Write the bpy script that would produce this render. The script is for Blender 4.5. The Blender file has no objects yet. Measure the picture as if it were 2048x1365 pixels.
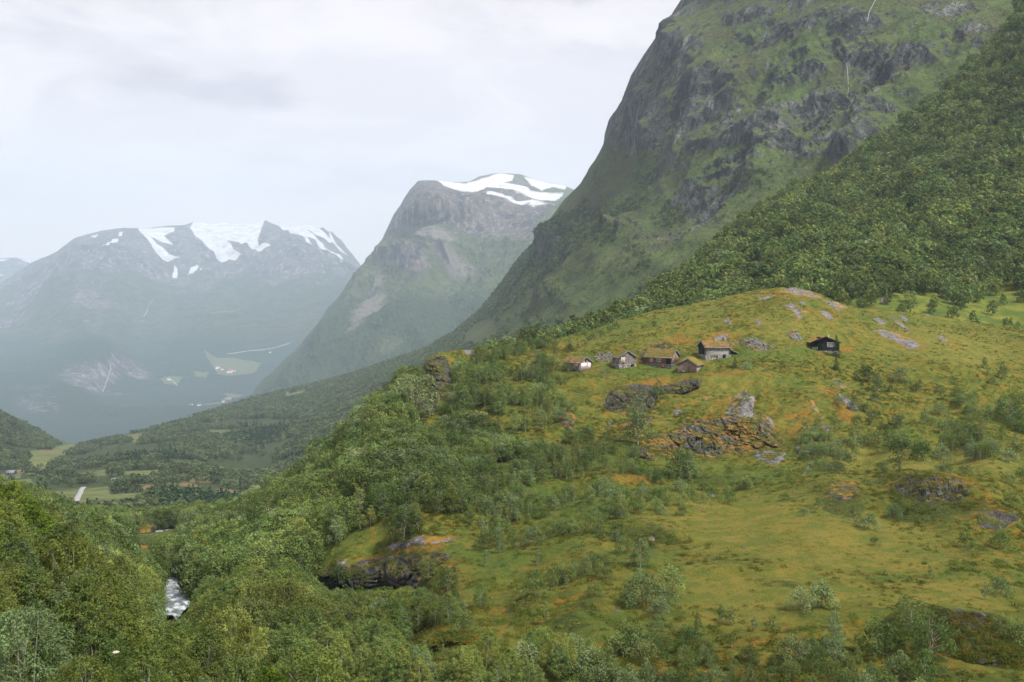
HAZE = 0.88e-4; HAZE_C = (.60, .735, .88, 1); EXPO = 1.36; SKY_S = .43
CLOUD_D = (.66, .58, .62); CLOUD_L = (.93, .83, .84); CLOUD_W = (1.17, 1.05, 1.02)
import bpy, math, random, time
import numpy as np
from mathutils import Vector, Matrix
T0 = time.time()
rng = np.random.default_rng(11); random.seed(11)
F, HZ = 2100.0, 600.0          # focal length in photo pixels, row of the horizon
SC = bpy.context.scene; C = SC.collection
R = math.radians

# ------------------------------------------------------------------ maths
def W(px, py, Y):
    px = np.asarray(px, float); py = np.asarray(py, float); Y = np.asarray(Y, float)
    return np.stack([Y*(px-1024)/F, Y+0*px, Y*(HZ-py)/F], -1)
def to_px(P):
    P = np.asarray(P, float)
    return 1024+P[..., 0]/P[..., 1]*F, HZ-P[..., 2]/P[..., 1]*F
def vn(p, seed=0):
    i = np.floor(p).astype(np.int64); f = p-i; u = f*f*f*(f*(f*6-15)+10)
    def h(x, y, z):
        n = (x*73856093) ^ (y*19349663) ^ (z*83492791) ^ (seed*374761393+97)
        n = (n ^ (n >> 13))*1274126177 & 0xffffffff
        n = (n ^ (n >> 16))*2246822519 & 0xffffffff
        return ((n ^ (n >> 15)) & 0xffffff)/16777215.0
    x, y, z = i[..., 0], i[..., 1], i[..., 2]; r = 0
    for a in (0, 1):
        wx = u[..., 0] if a else 1-u[..., 0]
        for b in (0, 1):
            wy = u[..., 1] if b else 1-u[..., 1]
            for c in (0, 1):
                wz = u[..., 2] if c else 1-u[..., 2]
                r = r+h(x+a, y+b, z+c)*wx*wy*wz
    return r*2-1
def fbm(p, octv=5, seed=0, gain=.5, ridged=False):
    s = 0; a = 1.0; t = 0
    ca, sa = math.cos(.7), math.sin(.7)
    for k in range(octv):
        n = vn(p, seed+k*7)
        s = s+a*((1-2*np.abs(n)) if ridged else n); t += a; a *= gain
        x = p[..., 0]*ca-p[..., 1]*sa; y = p[..., 0]*sa+p[..., 1]*ca
        z = p[..., 2]*ca-x*sa; x = p[..., 2]*sa+x*ca
        p = np.stack([x, y, z], -1)*2.03+3.1
    return s/t
def cells(p, seed=0):
    """random value of the nearest jittered cell, and the gap to the next cell: broken blocks and the cracks between them"""
    i = np.floor(p).astype(np.int64); best = np.full(p.shape[:-1], 9.); sec = best.copy(); val = np.zeros(p.shape[:-1])
    def h(c, k):
        n = (c[..., 0]*73856093) ^ (c[..., 1]*19349663) ^ (c[..., 2]*83492791) ^ ((seed+k)*374761393); n = (n ^ (n >> 13))*1274126177 & 0xffffffff; return ((n ^ (n >> 15)) & 0xffff)/65535.
    for a in (-1, 0, 1):
        for b in (-1, 0, 1):
            for c in (-1, 0, 1):
                q = i+np.array([a, b, c]); pt = q+np.stack([h(q, 1), h(q, 2), h(q, 3)], -1); d = np.linalg.norm(pt-p, axis=-1)
                nw = d < best; sec = np.where(nw, best, np.minimum(sec, d)); val = np.where(nw, h(q, 4), val); best = np.where(nw, d, best)
    return val, sec-best
class TPS:
    def __init__(s, pts):
        p = np.array(pts, float); s.c = p[:, :2]/1000; v = 1000/p[:, 2]; n = len(p)
        K = s.k(s.c, s.c)+np.eye(n)*1e-4
        A = np.zeros((n+3, n+3)); A[:n, :n] = K; A[:n, n] = 1; A[:n, n+1:] = s.c; A[n:, :n] = A[:n, n:].T
        s.w = np.linalg.solve(A, np.concatenate([v, [0, 0, 0]])); s.lo = v.min()*.8; s.hi = v.max()*1.1
    def k(s, a, b):
        d = ((a[:, None]-b[None])**2).sum(-1)
        return d*np.log(d+1e-12)*.5
    def __call__(s, px, py):
        sh = np.shape(px); q = np.stack([np.ravel(px), np.ravel(py)], -1)/1000; out = np.zeros(len(q))
        for i in range(0, len(q), 40000):
            c = q[i:i+40000]
            out[i:i+40000] = s.k(c, s.c)@s.w[:-3]+s.w[-3]+c@s.w[-2:]
        return (1000/np.clip(out, s.lo, s.hi)).reshape(sh)
def inside(poly, x, y):
    poly = np.array(poly, float); r = np.zeros(np.shape(x), bool); n = len(poly); j = n-1
    for i in range(n):
        xi, yi = poly[i]; xj, yj = poly[j]
        if yi != yj:
            r ^= ((yi > y) != (yj > y)) & (x < (xj-xi)*(y-yi)/(yj-yi)+xi)
        j = i
    return r
def polydist(poly, x, y):
    poly = np.array(poly, float); d = np.full(np.shape(x), 1e9); n = len(poly)
    for i in range(n):
        a = poly[i]; b = poly[(i+1) % n]; ab = b-a; L = (ab**2).sum()+1e-9
        t = np.clip(((x-a[0])*ab[0]+(y-a[1])*ab[1])/L, 0, 1)
        d = np.minimum(d, np.hypot(x-a[0]-t*ab[0], y-a[1]-t*ab[1]))
    return d
def blobs(L, px, py):
    r = np.zeros(np.shape(px))
    for b in L:
        cx, cy, rx, ry = b[:4]; ang = R(b[4]) if len(b) > 4 else 0; v = b[5] if len(b) > 5 else 1
        dx, dy = px-cx, py-cy; u = (dx*math.cos(ang)+dy*math.sin(ang))/rx; w = (-dx*math.sin(ang)+dy*math.cos(ang))/ry
        r = np.maximum(r, v*np.exp(-(u*u+w*w)**1.3))
    return r

# ------------------------------------------------------------------ scene objects
def tag(o, label=None, cat=None, group=None, kind=None):
    for k, v in (('label', label), ('category', cat), ('group', group), ('kind', kind)):
        if v: o[k] = v
    return o
def mkmesh(name, V, Fc, mats=(), smooth=False, midx=None):
    V = np.ascontiguousarray(V, dtype=np.float32).reshape(-1, 3); Fc = np.ascontiguousarray(Fc, dtype=np.int32)
    me = bpy.data.meshes.new(name); k = Fc.shape[1]; n = len(Fc)
    me.vertices.add(len(V)); me.vertices.foreach_set('co', V.ravel())
    me.loops.add(n*k); me.loops.foreach_set('vertex_index', Fc.ravel())
    me.polygons.add(n); me.polygons.foreach_set('loop_start', np.arange(0, n*k, k, dtype=np.int32))
    me.polygons.foreach_set('loop_total', np.full(n, k, np.int32))
    if smooth: me.polygons.foreach_set('use_smooth', np.ones(n, bool))
    for m in mats: me.materials.append(m)
    if midx is not None: me.polygons.foreach_set('material_index', np.asarray(midx, np.int32))
    me.update(calc_edges=True); me.validate()
    return me
def link(name, me, parent=None, loc=None):
    o = bpy.data.objects.new(name, me); C.objects.link(o)
    if parent is not None: o.parent = parent
    if loc is not None: o.location = loc
    return o
def empty(name, loc=(0, 0, 0), rz=0):
    o = bpy.data.objects.new(name, None); C.objects.link(o); o.location = loc; o.rotation_euler = (0, 0, rz); o.empty_display_size = .3
    return o
def gridfaces(rows, cols):
    i = np.arange((rows-1)*(cols-1)); r = i//(cols-1); c = i % (cols-1); a = r*cols+c
    return np.stack([a, a+cols, a+cols+1, a+1], -1)
def gnormals(P):
    du = np.gradient(P, axis=1); dv = np.gradient(P, axis=0)
    n = np.cross(dv, du); n /= np.linalg.norm(n, axis=-1, keepdims=True)+1e-9
    s = np.sign((n*(-P)).sum(-1, keepdims=True)); s[s == 0] = 1     # towards the viewer's side
    return n*s
class Layer:
    """a landform: a relief with its own distance and size, closed by a slope falling away behind its skyline"""
    def __init__(s, name, x0, x1, nc, nr, sil, bot, ctrl, disp, back=(400, 12, .7), mat=None, mask=None, rough=0, kind='structure', power=1.0):
        s.px = np.linspace(x0, x1, nc); sx, sy = zip(*sil); s.top = np.interp(s.px, sx, sy)
        if rough:
            q = np.stack([s.px/60, s.px*0, s.px*0], -1); s.top = s.top+rough*fbm(q, 5, 3, .6)
        bx, by = zip(*bot); s.bot = np.maximum(np.interp(s.px, bx, by), s.top+8); s.nr, s.nc = nr, nc; s.power = power
        t = np.linspace(0, 1, nr)**power; s.t = t
        PX = np.broadcast_to(s.px, (nr, nc)).copy(); PY = s.top+(s.bot-s.top)*t[:, None]
        s.tps = TPS(ctrl); Y = s.tps(PX, PY); P = W(PX, PY, Y); s.P0 = P; s.PX, s.PY = PX, PY
        N = gnormals(P); fade = np.clip((PY-s.top)/60, .15, 1)
        P = disp(P, N, PX, PY, fade); s.P = P; s.N = gnormals(P)
        m = mask(s, PX, PY) if mask else np.zeros((nr, nc, 4)); s.m = m
        bl, bn, dr = back; top = P[0]; d = top[:, :2]/np.linalg.norm(top[:, :2], axis=1, keepdims=True)
        rows = []
        for k in range(bn, 0, -1):
            L = bl*(k/bn)**1.5; q = top.copy(); q[:, :2] += d*L; q[:, 2] -= dr*L*np.minimum(1, .25+L/bl*.75)
            q[:, 2] += .04*L*fbm(q/(bl*.3), 3, 5); rows.append(q)
        V = np.concatenate([np.array(rows), P]); M = np.concatenate([np.repeat(m[:1], bn, 0), m])
        me = mkmesh(name, V, gridfaces(nr+bn, nc), [mat] if mat else (), True)
        at = me.color_attributes.new('mask', 'FLOAT_COLOR', 'POINT'); at.data.foreach_set('color', M.astype(np.float32).ravel())
        s.o = link(name, me); s.o['kind'] = kind
    def at(s, px, py):
        px = np.atleast_1d(np.asarray(px, float)); py = np.atleast_1d(np.asarray(py, float))
        c = np.clip((px-s.px[0])/(s.px[-1]-s.px[0])*(s.nc-1), 0, s.nc-1.001); ci = c.astype(int); cf = (c-ci)
        tp = s.top[ci]*(1-cf)+s.top[ci+1]*cf; bt = s.bot[ci]*(1-cf)+s.bot[ci+1]*cf
        r = np.clip((py-tp)/(bt-tp), 0, 1)**(1/s.power)*(s.nr-1); r = np.clip(r, 0, s.nr-1.001); ri = r.astype(int); rf = (r-ri)[:, None]; cf = cf[:, None]
        P = s.P
        return (P[ri, ci]*(1-rf)+P[ri+1, ci]*rf)*(1-cf)+(P[ri, ci+1]*(1-rf)+P[ri+1, ci+1]*rf)*cf
    def scatter(s, n, dens):
        """n candidate points spread evenly over the ground's area, kept with probability dens(px, py, P)"""
        P = s.P; a = P[:-1, :-1]; b = P[1:, :-1]; c = P[:-1, 1:]
        ar = np.abs(np.cross((b-a)[..., :2], (c-a)[..., :2]))
        cr = np.linalg.norm(np.cross(b-a, c-a), axis=-1); ar = np.maximum(ar, cr*.3)
        pr = ar.ravel()/ar.sum(); k = rng.choice(pr.size, n, p=pr); r = k//(s.nc-1); cc = k % (s.nc-1)
        u = rng.random((n, 1)); v = rng.random((n, 1))
        Q = a[r, cc]+(b-a)[r, cc]*u+(c-a)[r, cc]*v
        qx, qy = s.PX[r, cc], s.PY[r, cc]; d = dens(qx, qy, Q)
        keep = rng.random(n) < d
        return Q[keep], qx[keep], qy[keep]

# ------------------------------------------------------------------ materials
class NT:
    def __init__(s, name):
        s.m = bpy.data.materials.new(name); s.m.use_nodes = True; s.t = s.m.node_tree; s.t.nodes.clear()
        s.out = s.n('ShaderNodeOutputMaterial')
    def n(s, typ, **kw):
        x = s.t.nodes.new(typ)
        for k, v in kw.items(): setattr(x, k, v)
        return x
    def L(s, a, b): s.t.links.new(a, b)
    def pos(s):
        if not hasattr(s, '_p'): s._p = s.n('ShaderNodeNewGeometry')
        return s._p.outputs['Position']
    def nrm(s): s.pos(); return s._p.outputs['Normal']
    def obj(s):
        if not hasattr(s, '_o'): s._o = s.n('ShaderNodeTexCoord')
        return s._o.outputs['Object']
    def scaled(s, vec, sx, sy, sz, rot=(0, 0, 0)):
        m = s.n('ShaderNodeMapping'); m.inputs['Scale'].default_value = (sx, sy, sz); m.inputs['Rotation'].default_value = rot; s.L(vec, m.inputs['Vector']); return m.outputs[0]
    def noise(s, vec, scale, detail=4, rough=.55, dist=0):
        x = s.n('ShaderNodeTexNoise'); x.inputs['Scale'].default_value = scale; x.inputs['Detail'].default_value = detail
        x.inputs['Roughness'].default_value = rough; x.inputs['Distortion'].default_value = dist; s.L(vec, x.inputs['Vector']); return x.outputs['Fac']
    def vor(s, vec, scale, feat='F1'):
        x = s.n('ShaderNodeTexVoronoi'); x.feature = feat; x.inputs['Scale'].default_value = scale; s.L(vec, x.inputs['Vector']); return x.outputs['Distance']
    def val(s, v):
        if hasattr(v, 'is_output'): return v
        x = s.n('ShaderNodeValue'); x.outputs[0].default_value = v; return x.outputs[0]
    def math(s, op, a, b=0, clamp=False):
        x = s.n('ShaderNodeMath', operation=op, use_clamp=clamp)
        for i, v in enumerate((a, b)):
            if hasattr(v, 'is_output'): s.L(v, x.inputs[i])
            else: x.inputs[i].default_value = v
        return x.outputs[0]
    def ramp(s, fac, lo, hi, a=0., b=1.):
        x = s.n('ShaderNodeMapRange'); x.interpolation_type = 'SMOOTHSTEP'
        for k, v in (('From Min', lo), ('From Max', hi), ('To Min', a), ('To Max', b)): x.inputs[k].default_value = v
        s.L(fac, x.inputs['Value']); return x.outputs['Result']
    def mix(s, fac, a, b, blend='MIX'):
        x = s.n('ShaderNodeMix', data_type='RGBA', blend_type=blend)
        if hasattr(fac, 'is_output'): s.L(fac, x.inputs[0])
        else: x.inputs[0].default_value = fac
        for i, v in ((6, a), (7, b)):
            if hasattr(v, 'is_output'): s.L(v, x.inputs[i])
            else: x.inputs[i].default_value = (*v, 1)
        return x.outputs[2]
    def maskch(s):
        a = s.n('ShaderNodeVertexColor', layer_name='mask'); b = s.n('ShaderNodeSeparateColor'); s.L(a.outputs['Color'], b.inputs[0])
        return b.outputs[0], b.outputs[1], b.outputs[2], a.outputs['Alpha']
    def bump(s, h, dist, strength=1.0):
        x = s.n('ShaderNodeBump'); x.inputs['Distance'].default_value = dist; x.inputs['Strength'].default_value = strength; s.L(h, x.inputs['Height']); return x.outputs[0]
    def surf(s, col, rough=.9, normal=None, spec=.2, metal=0):
        p = s.n('ShaderNodeBsdfPrincipled')
        if hasattr(col, 'is_output'): s.L(col, p.inputs['Base Color'])
        else: p.inputs['Base Color'].default_value = (*col, 1)
        if hasattr(rough, 'is_output'): s.L(rough, p.inputs['Roughness'])
        else: p.inputs['Roughness'].default_value = rough
        p.inputs['Specular IOR Level'].default_value = spec; p.inputs['Metallic'].default_value = metal
        if normal is not None: s.L(normal, p.inputs['Normal'])
        s.L(p.outputs[0], s.out.inputs['Surface']); return s.m

def leaf_mat(name, a, b, var=.35, noise_scale=.9, trans=.36):
    t = NT(name); oi = t.n('ShaderNodeObjectInfo'); o = t.obj()
    c = t.mix(oi.outputs['Random'], a, b)
    n = t.noise(o, noise_scale, 3)
    g = t.n('ShaderNodeHueSaturation'); t.L(c, g.inputs['Color'])
    wn_ = t.noise(t.pos(), .045, 3, .6); t.L(t.math('MULTIPLY', t.ramp(n, .3, .7, 1-var, 1+var), t.ramp(wn_, .35, .65, .72, 1.28)), g.inputs['Value'])
    r2 = t.math('FRACT', t.math('MULTIPLY', oi.outputs['Random'], 7.31)); t.L(t.math('ADD', t.math('MULTIPLY', r2, .035), .4825), g.inputs['Hue'])
    d = t.n('ShaderNodeBsdfDiffuse'); tr = t.n('ShaderNodeBsdfTranslucent'); m = t.n('ShaderNodeMixShader'); m.inputs[0].default_value = trans
    t.L(g.outputs[0], d.inputs[0]); t.L(g.outputs[0], tr.inputs[0]); t.L(d.outputs[0], m.inputs[1]); t.L(tr.outputs[0], m.inputs[2]); t.L(m.outputs[0], t.out.inputs['Surface'])
    return t.m
def plain(name, col, rough=.85, var=.3, scale=3, bump=.01, stretch=(1, 1, 1), spec=.2):
    t = NT(name); v = t.scaled(t.obj(), *stretch); n = t.noise(v, scale, 5, .6)
    c = t.mix(t.ramp(n, .3, .7), tuple(x*(1-var) for x in col), tuple(min(1, x*(1+var)) for x in col))
    return t.surf(c, rough, t.bump(n, bump), spec)

def rock_colour(t, v, k, dark=(.028, .03, .03), mid=(.10, .10, .098), light=(.24, .235, .22)):
    """grey weathered rock: broad tone, blotches, seepage streaks down the face; k is cells per metre"""
    n1 = t.noise(v, k, 6, .65); n2 = t.noise(t.scaled(v, 1, 1, .22), k*3.2, 5, .7); n3 = t.noise(v, k*14, 4, .7)
    c = t.mix(t.ramp(n1, .35, .62), dark, mid)
    c = t.mix(t.ramp(n2, .48, .72), c, light)
    c = t.mix(t.ramp(n3, .52, .75, 0, .6), c, dark)
    return c, n1, n2, n3

def mountain_mat(name, k, grass=((.060, .085, .024), (.105, .125, .038)), rock=None, forest=(.050, .082, .036), scree=(.22, .21, .21), bumpd=6, snowc=(.85, .87, .9), field=(.25, .26, .09), warm=(.26, .14, .07)):
    t = NT(name); v = t.pos(); sn, rk, fl, fo = t.maskch()
    rc, n1, n2, n3 = rock_colour(t, v, k*1.6, *(rock or ((.028, .03, .03), (.10, .10, .098), (.24, .235, .22))))
    gn = t.noise(v, k*2.3, 6, .65); fine = t.noise(v, k*30, 3, .7)
    gc = t.mix(t.ramp(gn, .35, .65), *grass)
    gc = t.mix(t.ramp(fine, .45, .7, 0, .55), gc, tuple(x*.5 for x in grass[0]))
    fc = t.mix(t.ramp(t.noise(v, k*60, 2, .6), .4, .62), tuple(x*.45 for x in forest), tuple(x*1.5 for x in forest))
    c = t.mix(t.ramp(t.math('ADD', fo, t.math('MULTIPLY', t.math('SUBTRACT', gn, .5), .9)), .42, .58), gc, fc)
    rf = t.ramp(t.math('ADD', rk, t.math('MULTIPLY', t.math('SUBTRACT', n3, .5), 1.1)), .42, .6)
    c = t.mix(rf, c, rc)
    c = t.mix(t.ramp(t.math('ADD', fl, t.math('MULTIPLY', t.math('SUBTRACT', n3, .5), 1.6)), .35, .75, 0, .8), c, field)
    c = t.mix(t.ramp(t.math('ADD', sn, t.math('MULTIPLY', t.math('SUBTRACT', n3, .5), 1.5)), .46, .54), c, t.mix(t.ramp(gn, .35, .6), tuple(x*.72 for x in snowc), snowc))
    h = t.math('ADD', t.math('MULTIPLY', n1, 1.0), t.math('ADD', t.math('MULTIPLY', n3, .5), t.math('MULTIPLY', n2, .4)))
    return t.surf(c, .95, t.bump(h, bumpd), .1)

# ------------------------------------------------------------------ far mountains
z2 = lambda L: [(x/2.437, 340+y/2.437) for x, y in L]
z3 = lambda L: [(500+x/2.844, 320+y/2.844) for x, y in L]
z1 = lambda L: [(1100+x/3.303, 640+y/3.303) for x, y in L]
snow2 = [z2(p) for p in (
 [(670,287),(850,285),(850,300),(800,320),(850,345),(790,335),(735,322),(770,350),(830,380),(885,387),(800,394),(760,378),(720,335)],
 [(575,335),(578,345),(545,397),(517,440),(506,438),(518,400),(550,340)], [(580,302),(599,300),(592,322),(577,322)],
 [(925,290),(945,255),(1000,255),(1290,240),(1275,300),(1255,345),(1262,375),(1332,405),(1310,418),(1255,418),(1225,380),(1160,350),(1110,345),(1140,380),(1190,410),(1150,427),(1110,425),(1050,385),(1000,350),(950,320)],
 [(1350,270),(1540,285),(1590,320),(1620,360),(1590,375),(1540,345),(1470,310),(1540,370),(1620,440),(1680,495),(1660,490),(1590,430),(1520,370),(1420,350)],
 [(860,395),(872,440),(867,500),(840,509),(853,460)], [(935,430),(975,425),(950,455),(920,475)],
 [(975,430),(1030,465),(1005,472),(985,450)], [(1475,365),(1530,400),(1578,435),(1560,444),(1500,404)],
 [(1630,505),(1700,546),(1685,549),(1640,517)], [(440,325),(482,314),(465,333)], [(1600,300),(1640,370),(1700,420),(1650,395),(1610,350)])]
snow3 = [z3(p) for p in (
 [(1060,118),(1230,137),(1270,170),(1260,215),(1180,190),(1100,152)],
 [(1230,137),(1420,78),(1500,90),(1490,125),(1420,140),(1500,150),(1560,165),(1620,200),(1780,210),(1740,270),(1600,235),(1480,200),(1360,170),(1300,190),(1260,215),(1240,180)],
 [(1260,205),(1360,205),(1500,240),(1640,275),(1730,290),(1600,294),(1480,264),(1380,232)],
 [(1560,98),(1700,136),(1800,150),(1790,172),(1720,160),(1660,190),(1600,152)], [(1300,262),(1350,275),(1310,277)])]
fields2 = [z2(p) for p in ([(1000,905),(1060,930),(1150,920),(1280,940),(1240,975),(1150,990),(1060,990),(1020,945)],
 [(1085,1078),(1190,1080),(1160,1105),(1120,1115)], [(1010,1150),(1120,1140),(1080,1180),(1000,1200),(940,1180)], [(780,1025),(900,1010),(860,1040),(800,1045)],
 [(1030,750),(1160,745),(1120,775),(1050,770)], [(945,985),(1020,985),(1000,1005),(955,1005)])]
def polymask(polys, PX, PY, soft=4.5):
    r = np.zeros(PX.shape)
    for p in polys:
        a = np.array(p); x0, y0 = a.min(0)-8; x1, y1 = a.max(0)+8
        sel = (PX > x0) & (PX < x1) & (PY > y0) & (PY < y1)
        if not sel.any(): continue
        d = polydist(p, PX[sel], PY[sel])*np.where(inside(p, PX[sel], PY[sel]), 1, -1)
        r[sel] = np.maximum(r[sel], np.clip(.5+d/soft*.5, 0, 1))
    return r
def disp_mtn(L, A, seed, octv=8, fadep=1, ridge=.7, ax=(1, 1, .5)):
    def f(P, N, PX, PY, fade):
        q = P/L*np.array(ax)
        h = fbm(q, octv, seed, .52, True)*ridge+fbm(q*.6, octv, seed+50, .5)*(1-ridge)
        return P+N*(h*A*fade**fadep)[..., None]
    return f
def slope_rock(s, lo, hi):
    return np.clip((hi-s.N[..., 2])/(hi-lo), 0, 1)
# far snowy range
def mask2(s, PX, PY):
    m = np.zeros((*PX.shape, 4)); q = s.P/900
    m[..., 0] = polymask(snow2, PX, PY, 2.2)*np.clip(1.15+1.2*fbm(s.P/np.array([260, 800, 200.]), 6, 23), 0, 1)
    high = np.clip((640-PY)/110, 0, 1)
    m[..., 1] = np.clip(slope_rock(s, .45, .85)*.5+high*.75+.6*fbm(q*np.array([2.2, 2.2, 1.]), 5, 9)-.12+blobs([(185,620,45,40,0,.7), (205,760,110,40,0,.8), (60,800,120,40,20,.5), (30,640,70,60,0,.5),(215,530,40,25,0,.6)], PX, PY), 0, 1)
    m[..., 2] = polymask(fields2, PX, PY, 2)
    m[..., 3] = np.clip((PY-640)/100, 0, 1)*(1-m[..., 2])
    return m
M_far = mountain_mat('far_mountain_slopes', 1/200, bumpd=60, grass=((.030, .052, .028), (.085, .105, .060)), field=(.18, .205, .10), rock=((.035, .037, .045), (.13, .125, .135), (.42, .39, .39)), forest=(.028, .066, .044))
far = Layer('snowy_mountain_range', -160, 1050, 620, 420,
 [(-160,640),(-60,600),(0,566),(30,545),(60,525),(110,505),(150,478),(200,463),(250,456),(290,457),(370,452),(378,449),(388,445),(420,450),(445,446),(460,448),(485,447),(505,450),(520,446),(531,442),(538,446),(546,450),(560,456),(580,453),(600,459),(618,455),(632,462),(645,459),(655,466),(664,467),(672,476),(682,482),(690,493),(700,505),(712,520),(722,534),(780,575),(850,620),(1050,700)],
 [(-160,960),(1050,960)],
 [(-100,600,9500),(110,505,10300),(250,456,10800),(380,450,11500),(530,441,11800),(660,466,11500),(722,535,10800),(1000,680,9000),(520,620,8600),(430,520,10200),(300,560,9200),(100,650,8000),(0,700,7500),(250,690,7300),(450,740,6400),(450,830,5100),(600,720,6600),(200,715,6200),(205,800,5700),(200,880,4300),(0,860,4400),(450,900,3900),(-100,900,4000),(900,900,4000),(800,800,5200)],
 lambda P, N, PX, PY, fade: disp_mtn(1500, 420, 3, fadep=1, ax=(1,1,.55))(P, N, PX, PY, fade*np.interp(PY, [560, 700], [1, .28])), (2500, 8, .8), M_far, mask2, rough=2)
# distant peak behind its left shoulder
M_far2 = M_far
far0 = Layer('distant_mountain', -200, 140, 120, 60, [(-200,540),(-60,528),(0,519),(30,516),(62,523),(100,545),(140,575)], [(-200,700),(140,700)],
 [(-200,540,13500),(30,516,13500),(140,575,13500),(0,640,12000),(140,700,11500),(-200,700,11500)], disp_mtn(1200, 60, 6), (1500, 5, .8), M_far,
 lambda s, PX, PY: np.stack([polymask([z2([(80,432),(155,445),(150,456),(100,442)]), z2([(-40,450),(0,438),(45,436),(20,446)]), z2([(-20,512),(20,515),(5,522)])], PX, PY, 2), 0*PX+.8, 0*PX, 0*PX], -1), rough=2)
# plateau-topped mountain
def mask3(s, PX, PY):
    m = np.zeros((*PX.shape, 4)); q = s.P/500
    m[..., 0] = polymask(snow3, PX, PY)*np.clip(1.1+.9*fbm(s.P/np.array([220, 500, 90.]), 5, 21), 0, 1)
    rk = blobs([(862,400,26,60,10), (930,440,70,35,25), (1000,395,90,40,10), (830,545,25,45,-20,.9), (900,535,30,20,20), (1010,470,120,30,15,.75), (800,460,25,90,25,.6), (1060,440,60,30,0,.8)], PX, PY)
    m[..., 1] = np.clip(rk*.85+slope_rock(s, .3, .75)*.3+.35*fbm(q*1.5, 5, 9)+np.clip((470-PY)/100, 0, 1)*.3, 0, 1)
    sc = blobs([(870,480,60,22,20), (760,600,14,60,20), (745,650,22,70,35,.9), (890,540,60,12,20,.8), (920,545,40,20,-10,.8), (790,720,60,20,-30,.5)], PX, PY)
    m[..., 2] = np.clip(sc*(.9+.4*fbm(q*3, 4, 5)), 0, 1)
    m[..., 3] = np.clip((PY-560)/90, 0, 1)*(1-sc)*.9
    return m
M_mid = mountain_mat('plateau_mountain_slopes', 1/110, bumpd=30, field=(.24, .215, .20), rock=((.035, .038, .045), (.14, .125, .12), (.36, .30, .27)), grass=((.055, .085, .035), (.125, .15, .06)))
def disp3(P, N, PX, PY, fade):
    q = P/700*np.array([1, 1, .6]); h = fbm(q, 9, 13, .6, True)
    amp = np.interp(PY, [340, 420, 500, 700], [.3, .7, 1, .9])*150
    P = P+N*(h*amp*fade)[..., None]
    cl = blobs([(864,432,12,32,8), (930,440,60,20,25), (835,545,20,40,-20), (905,533,30,14,10)], PX, PY)
    return P+N*(cl*70*(.4+.6*fbm(P/180, 5, 4, .6, True)))[..., None]
mid = Layer('plateau_mountain', 440, 1330, 760, 520,
 [(440,840),(500,800),(520,770),(560,735),(600,698),(660,620),(700,562),(722,535),(745,509),(768,478),(790,430),(806,405),(822,380),(836,363),(870,362),(905,364),(935,366),(960,355),(1000,348),(1040,350),(1080,362),(1135,375),(1200,400),(1330,460)],
 [(440,860),(1330,860)],
 [(500,800,4200),(600,700,4700),(722,535,5800),(800,420,5900),(836,363,5950),(935,366,6300),(1000,348,7400),(1135,375,7400),(1300,450,7000),(885,440,5050),(866,395,5120),(1000,440,5400),(1150,430,5600),(900,560,4700),(805,560,4800),(620,740,4200),(850,680,3900),(1000,600,4150),(600,820,3700),(1200,560,4300),(850,850,3200),(1250,850,3000),(873,371,5800),(700,660,4500)],
 disp3, (1800, 8, .9), M_mid, mask3, rough=2.5)

# ------------------------------------------------------------------ cliff mountain with the wooded valley at its foot
fields4 = [[(100,975),(215,965),(225,1000),(150,1010),(60,1000)], [(140,945),(215,935),(212,947),(150,952)], [(250,942),(330,938),(300,950),(250,955)], [(0,960),(60,955),(90,985),(20,985)],
 [(60,905),(160,885),(110,925),(60,930)], [(240,875),(300,868),(270,884)], [(420,862),(465,862),(440,876)], [(560,792),(615,780),(600,792),(575,797)], [(0,938),(45,935),(40,950),(0,950)], [(180,995),(300,980),(260,1020),(190,1020)]]
warm4 = [(290,872,35,6), (60,930,40,6), (385,965,50,9), (300,970,18,5), (450,985,30,8), (120,983,12,4), (575,780,40,5), (100,905,25,8), (10,895,20,8), (470,950,30,5,-10), (290,960,20,6)]
def forest4(PX, PY):
    line = np.interp(PX, [0, 140, 300, 520, 700, 850, 960, 1030, 1110, 1200, 1270, 1330, 1420, 1500], [815, 885, 850, 780, 735, 685, 605, 515, 425, 430, 480, 545, 600, 640])
    f = np.clip((PY-line)/25, 0, 1)
    g = blobs([(1260,430,80,25,-35,.9), (1120,500,40,90,40,.9), (1500,385,80,40,0,.75), (1180,470,90,60,-20,.7), (1640,280,60,12,-30,.6), (1330,440,60,30,-20,.7)], PX, PY)
    bare = blobs([(960,665,50,22,-35), (1200,560,130,60,-25,.8), (1180,620,150,40,-10,.8), (1030,640,60,40,-30,.6), (1080,620,60,50,0,.7)], PX, PY)
    f = np.maximum(f*(PX < 1420), g)*(1-bare)
    return f*(1-np.clip(polymask(fields4, PX, PY, 4)*1.3, 0, 1))
rock4 = [(1390,60,60,90,20,.9), (1300,140,30,90,15,.9), (1240,240,30,50,20,.9), (1420,200,40,90,30,.9), (1460,250,60,60,30,.8), (1600,140,90,35,-25,.8), (1600,60,110,40,-10,.7), (1640,230,80,70,0,1), (1750,130,90,50,20,.9),
 (1850,120,90,40,-30,.95), (1740,250,45,80,25,1), (1560,260,80,60,0,1), (1500,330,80,25,-20,.8), (1620,300,80,30,0,.9), (1700,300,40,30,0,1), (1400,420,40,55,10,.95), (1450,410,40,50,0,.9), (1340,480,80,40,10,.7), (1110,490,25,30,0,.95), (1150,490,15,30,0,.7), (1080,600,40,22,5,.95),
 (1120,600,25,20,0,.8), (1280,540,50,25,-20,.7), (1900,30,120,40,0,.95), (1700,40,90,45,0,.9), (1480,20,70,40,0,.7), (1900,-90,300,80,0,.8), (1950,80,60,60,0,.9), (1240,470,14,12,0,.8), (1330,260,25,60,30,.6)]
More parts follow.
